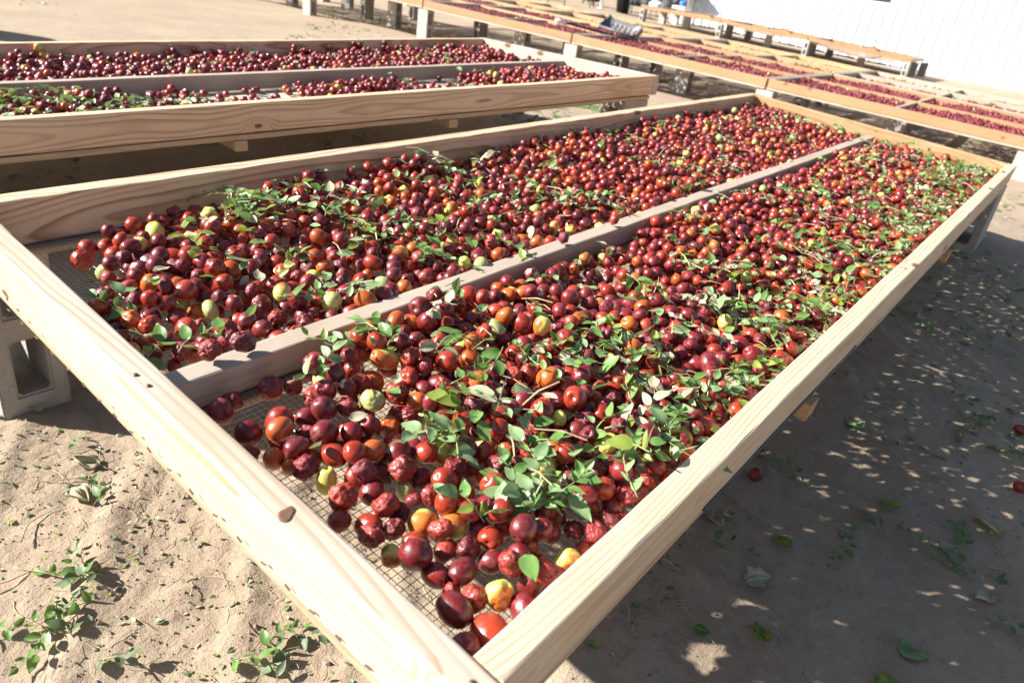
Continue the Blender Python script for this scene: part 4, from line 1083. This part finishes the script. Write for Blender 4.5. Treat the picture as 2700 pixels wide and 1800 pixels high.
# joined leaf litter in the tray
def litter(name, M, pos, zf, nsp, label, tilt=.35, size=1.0, mats=(0, 0, 1, 1, 2), parent=None, up=0.0, straw=0, near=0.0):
    parts = []; Mr = np.array(M.to_3x3()); Mt = np.array(M.translation)
    pos = np.array(pos); Z = np.array([zf(a, b) for a, b in pos]); W = np.stack([pos[:, 0], pos[:, 1], Z + up], 1) @ Mr.T + Mt
    idx = np.arange(len(W)); sp = idx < nsp
    kk = rng.integers(0, 6, len(W))
    for k in range(6):
        m = sp & (kk == k)
        if m.any():
            R, _ = rotmats(int(m.sum()), False, tilt); V, F, mi = SPARR[k]
            a, b, c = instmerge(V, F, mi, R, rng.uniform(.75, 1.1, int(m.sum())) * size * (1 + near * np.clip(1.2 - pos[m][:, 0], 0, 1)), W[m])
            ch = np.repeat(rng.choice(mats, int(m.sum())), len(F)); c = np.where(c == 0, ch, c); parts.append((a, b, c))
    for k in range(4):
        m = (~sp) & (kk % 4 == k)
        if m.any():
            R, _ = rotmats(int(m.sum()), False, tilt * 1.5); V, F = LV[k]
            parts.append(instmerge(V, F, None, R, rng.uniform(.55, 1.3, int(m.sum())) * size * (1 + near * np.clip(1.2 - pos[m][:, 0], 0, 1)), W[m], rng.choice(mats, int(m.sum()))))
    if straw:
        c = rng.integers(0, len(W), straw); R, _ = rotmats(straw, False, .3)
        V = np.array([(-.03, 0, 0), (-.03, .0012, .0006), (.03, 0, .001), (.03, -.0012, .0), (0, .001, .006), (0, -.001, .005)], np.float32); F = np.array([(0, 1, 4), (0, 4, 5), (5, 4, 2), (5, 2, 3)], np.int32)
        parts.append(instmerge(V, F, None, R, rng.uniform(.5, 1.3, straw), W[c] + np.array((0, 0, .012)), np.full(straw, 6)))
    V, F, mi = merge(parts); o = link(name, np_mesh(name, V, F, mi), LEAFM); return tag(o, label=label, cat='leaves', kind='stuff')
def wide(n, rail):
    out = []
    while len(out) < n:
        u = rng.uniform(.25, 3.6); v = abs(rng.normal(.05, .10)) + .05 if rail else rng.uniform(.05, 1.15)
        if regA(u, v) and (rail and u > 1.0 or mnoise.noise((u * 4, v * 6, 8)) > .05): out.append((u, v))
    return out
pos = leafpos(80, 1.7) + wide(90, True) + wide(80, False)
nsp_ = len(pos); pos = pos + leafpos(260, 1.6) + wide(440, True) + wide(620, False)
litter('leaf_litter', MA, pos, lambda u, v: pile_z(u, v) - .001, nsp_, 'loose green leaves and twigs strewn over the jujubes in the nearest tray', straw=420, size=.76, near=.3, mats=(0, 0, 0, 1, 1, 2, 1, 4))
HB_ = {}
for (x, y, z), r in zip(QB, RB):
    k = (int(x // .02), int(y // .02)); HB_[k] = max(HB_.get(k, -9), z + r)
pB = [(rng.normal(1.12, .17), rng.uniform(.06, .5)) for _ in range(330)] + [(rng.normal(1.45, .15), rng.uniform(.06, .3)) for _ in range(30)] + [(rng.uniform(.5, 3.5), rng.uniform(.65, 1.15)) for _ in range(120)] + [(rng.normal(2.35, .12), rng.uniform(.1, .4)) for _ in range(20)] + [(rng.uniform(2.8, 3.5), rng.uniform(.1, .5)) for _ in range(14)]
pB = [q for q in pB if .3 < q[0] < 3.6]; rng.shuffle(pB)
litter('leaf_litter', MB_, pB, lambda u, v: HB_.get((int(u // .02), int(v // .02)), ZMESH) + .003, 90, 'green leaves among the jujubes in the second long tray', mats=(0, 1, 1, 2), size=.85)
pC = [(rng.uniform(0, 4.9) + 0.0, rng.uniform(0, 1)) for _ in range(10)]
pD = []
for _ in range(520):
    u = rng.uniform(-2.2, 8.6); v = rng.uniform(2.16, 4.1)
    if mnoise.noise((u * .8, v * 2.6, 3)) > -.02: pD.append((u, v * S2))
litter('leaf_litter', MC, pD, lambda u, v: -HB + .03, 150, 'pale green leaves scattered through the back row of trays', mats=(1, 1, 0, 2), size=1.3)

# ------------------------------------------------------------------ things on the ground
def ground_M(x, y, yaw, up=.004, tilt=(0, 0), sc_=1.0):
    return Matrix.Translation((x, y, G(x, y) + up)) @ Matrix.Rotation(yaw, 4, 'Z') @ Matrix.Rotation(tilt[0], 4, 'X') @ Matrix.Rotation(tilt[1], 4, 'Y') @ Matrix.Scale(sc_, 4)
def big_leaf(L, Wd, seed, curl=.5, ragged=0.0):
    n, m_ = 14, 8; V = []; F = []
    for i in range(n + 1):
        t = i / n; w_ = Wd * math.sin(math.pi * t ** .62) ** .8 if 0 < t < 1 else 0.0008
        for j in range(-m_, m_ + 1):
            s = j / m_; e = 1 + ragged * mnoise.noise((t * 6 + seed, s * 3, seed)) * abs(s)
            V.append((L * t * (1 - .06 * abs(s)), s * w_ * e, curl * L * .25 * mnoise.noise((t * 1.6 + seed, s * 1.2, seed)) + .10 * w_ * abs(s) + .05 * L * (2 * t - 1) ** 2 * curl - .002 * math.cos(s * 14)))
    k = 2 * m_ + 1
    for i in range(n):
        for j in range(k - 1): F.append((i * k + j, (i + 1) * k + j, (i + 1) * k + j + 1, i * k + j + 1))
    return np_mesh('blade', V, F)
BL = [(.053, 1.003, .055, L_DRY, 'pale cupped dry leaf on sunlit soil left of the cinder block shade'), (.123, 1.043, .05, L_DRY, 'pale folded dry leaf beside a wilted green sprig on sunlit soil'),
      (.856, -.027, .062, L_DRY, 'ragged whitish dead leaf lying alone on shaded soil below the front board'), (1.025, .078, .045, L_DRY, 'small pale oval leaf on shaded soil close under the front board'),
      (.978, .109, .05, L_DRY, 'pale leaf half hidden under the bottom edge of the front board'), (1.025, -.055, .042, L_YEL, 'yellow-green leaf with a brown tip and long stalk on shaded soil'),
      (.929, -.298, .055, L_SAGE, 'grey-green heart-shaped leaf with a curved stalk on the shaded soil'), (.832, -.286, .060, L_YEL, 'olive heart-shaped leaf at the very bottom, below the grey-green one'),
      (.749, -.112, .040, L_YEL, 'yellow-green leaf on shaded soil below the ragged whitish one'), (.673, .0, .03, L_GRN, 'small green leaf nearest the front board corner on shaded soil'),
      (1.296, -.30, .045, L_DRY, 'pale dry leaf beside green twigs at the right of the shaded soil'), (1.22, -.417, .045, L_DRY, 'upturned pale leaf at the right edge of the shaded soil'),
      (1.652, -.001, .06, L_SAGE, 'whitish flat leaf in shade just right of the beam end'), (1.344, -.156, .045, L_YEL, 'yellowish leaf standing on edge amid light flecks on shaded soil'),
      (1.483, -.345, .07, L_DRY, 'crumpled straw-coloured leaf in the largest light fleck')]
for n, (x, y, L, m_, lab) in enumerate(BL):
    M = ground_M(x, y, rng.uniform(0, 6.28), .006, (rng.uniform(-.25, .25), rng.uniform(-.35, .1)))
    t = empty('fallen_leaf', M, label=lab, cat='leaf', group='large fallen leaves')
    link('blade', big_leaf(L, L * .40, n * 1.7, 1.0, .5 if 'ragged' in lab or 'crumpled' in lab else .12), (m_,), t)
    link('stalk', tube([(0, 0, 0), (-L * .3, .004, -.001), (-L * .65, L * .14, -.003)], .0009, 5), (M_straw,), t)
for n, (x, y, c, lab) in enumerate([(1.186, .095, F_MARW, 'shrivelled red jujube fallen on shaded soil beside the front board'), (2.015, -.375, F_MAR, 'dark jujube fallen on the ground at the right edge, upper of two'),
                                  (1.695, -.412, F_RED, 'red jujube fallen on the ground at the right edge, lower of two')]):
    o = link('jujube', hi_mesh(2 if c == F_MARW else 0, c)); o.location = (x, y, G(x, y) + .014); o.rotation_euler = (1, n, 2); tag(o, label=lab, cat='jujube', group='jujubes fallen on the ground')
GS = [(-.022, .817, 0, 1.0), (-.045, .805, 2, 1.0), (-.09, .73, 1, 1.0), (-.103, .713, 3, 1.0), (-.079, .724, 0, 1.0), (-.057, .60, 4, 1.0), (.138, .484, 0, 1.0), (.108, .45, 2, 1.0), (.182, .437, 4, 1.0), (.079, .469, 4, 1.0), (.096, .98, 1, .8), (-.13, .745, 5, 1.0), (-.02, .77, 4, 1.0), (.127, 1.125, 4, .7)]
SL = ['wilted green sprig at the top of the left leaf clump on sunlit soil', 'second wilted sprig in the left leaf clump, just below the topmost', 'large-leaved wilted sprig in the lower left leaf clump', 'long wilted sprig at the bottom of the lower left clump', 'wilted sprig lying across the lower left leaf clump', 'small wilted sprig standing alone at the bottom edge of sunlit soil',
      'wilted sprig on sunlit soil nearest the bottom of the end board', 'wilted sprig just left below the one nearest the end board', 'small wilted sprig tucked against the bottom of the end board', 'tiny wilted sprig at the bottom edge between two leaf groups', 'thin strand of small grey-green leaves below the pale dry leaves', 'wilted sprig at the left picture edge beside a straw stalk', 'small green sprig between the two left leaf clumps', 'thin grey sprig near the shade of the left cinder block']
for (x, y, k, s), lab in zip(GS, SL):
    make_sprig(k, ground_M(x, y, rng.uniform(0, 6.28), .006, (rng.uniform(-.3, .3), 0), s * .82), lab, 'wilted sprigs on sunlit soil', m=(L_SAGE if 'grey' in lab else random.choice([L_DULL, L_GRN])))
GS2 = [(1.968, -.279), (1.871, -.244), (1.848, -.355), (1.25, -.282), (1.26, -.35), (1.151, -.472), (.919, .041), (1.377, -.338), (1.257, -.148), (1.107, -.149), (1.26, .113), (1.278, .041), (2.05, -.2)]
for n, (x, y) in enumerate(GS2):
    make_sprig(n % 6, ground_M(x, y, rng.uniform(0, 6.28), .006, (rng.uniform(-.2, .2), 0), .95), 'dull green sprig on shaded soil, %s counting along from the near tray corner' % ORD[sorted(GS2).index((x, y))], 'sprigs on the shaded soil', m=L_DULL)
TW = [(1.602, -.062, .16, M_twig), (1.528, -.159, .2, M_twig), (1.669, -.212, .06, M_twig), (1.829, -.338, .1, M_straw), (1.414, -.411, .12, M_straw), (1.062, .078, .16, M_twig), (1.171, -.07, .12, M_straw), (1.293, -.181, .14, M_twig), (1.308, -.395, .1, M_straw), (1.421, -.441, .12, M_straw),
      (-.02, .949, .10, M_straw), (-.037, .837, .14, M_straw), (-.107, .889, .22, M_straw), (-.098, .758, .12, M_straw), (.12, .50, .08, M_twig), (.05, 1.05, .1, M_straw)]
TL = ['beside the beam end', 'running down through the light flecks', 'short and thick beyond the light flecks', 'at the upper right of the shaded soil', 'beside the largest light fleck', 'close under the front board', 'in the middle of the shaded soil', 'forked among light flecks', 'right of the heart-shaped leaf', 'at the right picture edge',
      'just under the pale folded leaf', 'standing out between pale leaf and leaf clump', 'long, crossing the left picture edge', 'poking out of the lower left leaf clump', 'beside the sprigs near the end board', 'near the pale cupped leaf']
for n, ((x, y, L, m_), tl) in enumerate(zip(TW, TL)):
    b = rng.uniform(-.15, .15); th = .0032 if 'thick' in tl else .0014
    me = tube([(L * (t - .5), b * L * (1 - (2 * t - 1) ** 2) + .02 * L * math.sin(9 * t + n), .012 * L * math.sin(5 * t)) for t in np.linspace(0, 1, 9)], [th * (1 - .5 * t) for t in np.linspace(0, 1, 9)], 6)
    o = link('twig', me, (m_,)); o.matrix_world = ground_M(x, y, rng.uniform(0, 3.14), .005, (0, rng.uniform(-.1, .1)))
    tag(o, label=('brown twig ' if m_ is M_twig else 'straw-coloured stalk ') + tl, cat='twig', group='twigs and stalks on the ground')

# fine ground litter: leaf crumbs, straw bits, pebbles
def crumbs():
    parts = []
    def pts(n, x0, x1, y0, y1, f, th):
        X = rng.uniform(x0, x1, n); Y = rng.uniform(y0, y1, n); k = vnoise(X, Y, f) > th; return X[k], Y[k]
    def addl(X, Y, s0, s1, mats, tilt=.5):
        n = len(X); k = rng.integers(0, 4, n); Z = gh(X, Y) + .002
        for q in range(4):
            m = k == q; c = int(m.sum())
            if not c: continue
            R, _ = rotmats(c, False, tilt); V, F = LV[q]
            parts.append(instmerge(V, F, None, R, rng.uniform(s0, s1, c), np.stack([X[m], Y[m], Z[m]], 1), rng.choice(mats, c)))
    addl(*pts(1500, -.3, 1.4, .05, 1.3, 3, -.1), .1, .34, [3, 2, 1, 0, 2])   # under the near tray
    addl(*pts(620, -.35, .25, .35, 1.6, 4, .05), .08, .36, [3, 1, 3, 4, 4])       # sunlit soil, left
    addl(*pts(1100, .5, 3.2, -.9, .2, 2.5, .08), .2, .8, [3, 3, 0, 4])          # shaded soil, right
    addl(*pts(2500, 1.2, 5, -.6, 1.6, 1.6, .08), .4, 1.2, [3, 0, 1])
    addl(*pts(5200, -1, 6.2, 1.2, 5.5, 1.3, .05), .5, 1.5, [3, 0, 3, 4])
    addl(*pts(5000, 3, 10, 0, 11, .8, .1), .8, 2.0, [3, 1, 4, 4, 0])
    addl(*pts(4500, 4.2, 6.6, 1.8, 4.2, .9, .10), .6, 1.4, [3, 0, 1, 2])
    V, F, mi = merge(parts); o = link('leaf_crumbs', np_mesh('leaf_crumbs', V, F, mi), LEAFM); tag(o, label='dry and green leaf crumbs strewn over the soil', cat='leaf litter', kind='stuff')
    parts = []
    sv = np.array([(-.03, 0, 0), (-.03, .001, .0006), (.03, 0, .001), (.03, -.001, .0), (0, .0045, .003), (0, .0035, .002)], np.float32); sf = np.array([(0, 1, 4), (0, 4, 5), (5, 4, 2), (5, 2, 3)], np.int32)
    for n, x0, x1, y0, y1, f, th, s1 in ((1500, -.4, .4, .2, 1.6, 4, -.1, .7), (1600, .6, 3, -.9, .3, 2, .05, 1.1), (2500, 3, 10, 0, 10, .7, .1, 2.2)):
        X, Y = pts(n, x0, x1, y0, y1, f, th); R, _ = rotmats(len(X), False, .12)
        parts.append(instmerge(sv, sf, None, R, rng.uniform(.2, s1, len(X)), np.stack([X, Y, gh(X, Y) + .0025], 1), np.full(len(X), 0)))
    V, F, mi = merge(parts); o = link('straw_bits', np_mesh('straw_bits', V, F, mi), (M_straw,)); tag(o, label='short bits of straw scattered on the soil', cat='straw', kind='stuff')
    bm = bmesh.new(); bmesh.ops.create_icosphere(bm, subdivisions=1, radius=1)
    for v in bm.verts: v.co = v.co * (1 + .35 * mnoise.noise(v.co * 2.1)); v.co.z *= .7
    pv, pf = arrs(bm_mesh(bm)); parts = []
    for n, x0, x1, y0, y1, a, b in ((11000, -.5, 1.6, -.5, 1.7, .0008, .0028), (1100, -.5, 1.8, -.7, 1.7, .002, .0065), (1500, 1.5, 8, 0, 9, .002, .008)):
        X = rng.uniform(x0, x1, n); Y = rng.uniform(y0, y1, n); R, _ = rotmats(n)
        parts.append(instmerge(pv, pf, None, R, a + (b - a) * rng.random(n) ** 2.5, np.stack([X, Y, gh(X, Y)], 1), np.zeros(n, int)))
    V, F, mi = merge(parts); o = link('gravel', np_mesh('gravel', V, F, mi, False), (M_pebble,)); tag(o, label='grit and small clods on the sandy soil', cat='gravel', kind='stuff')
crumbs()
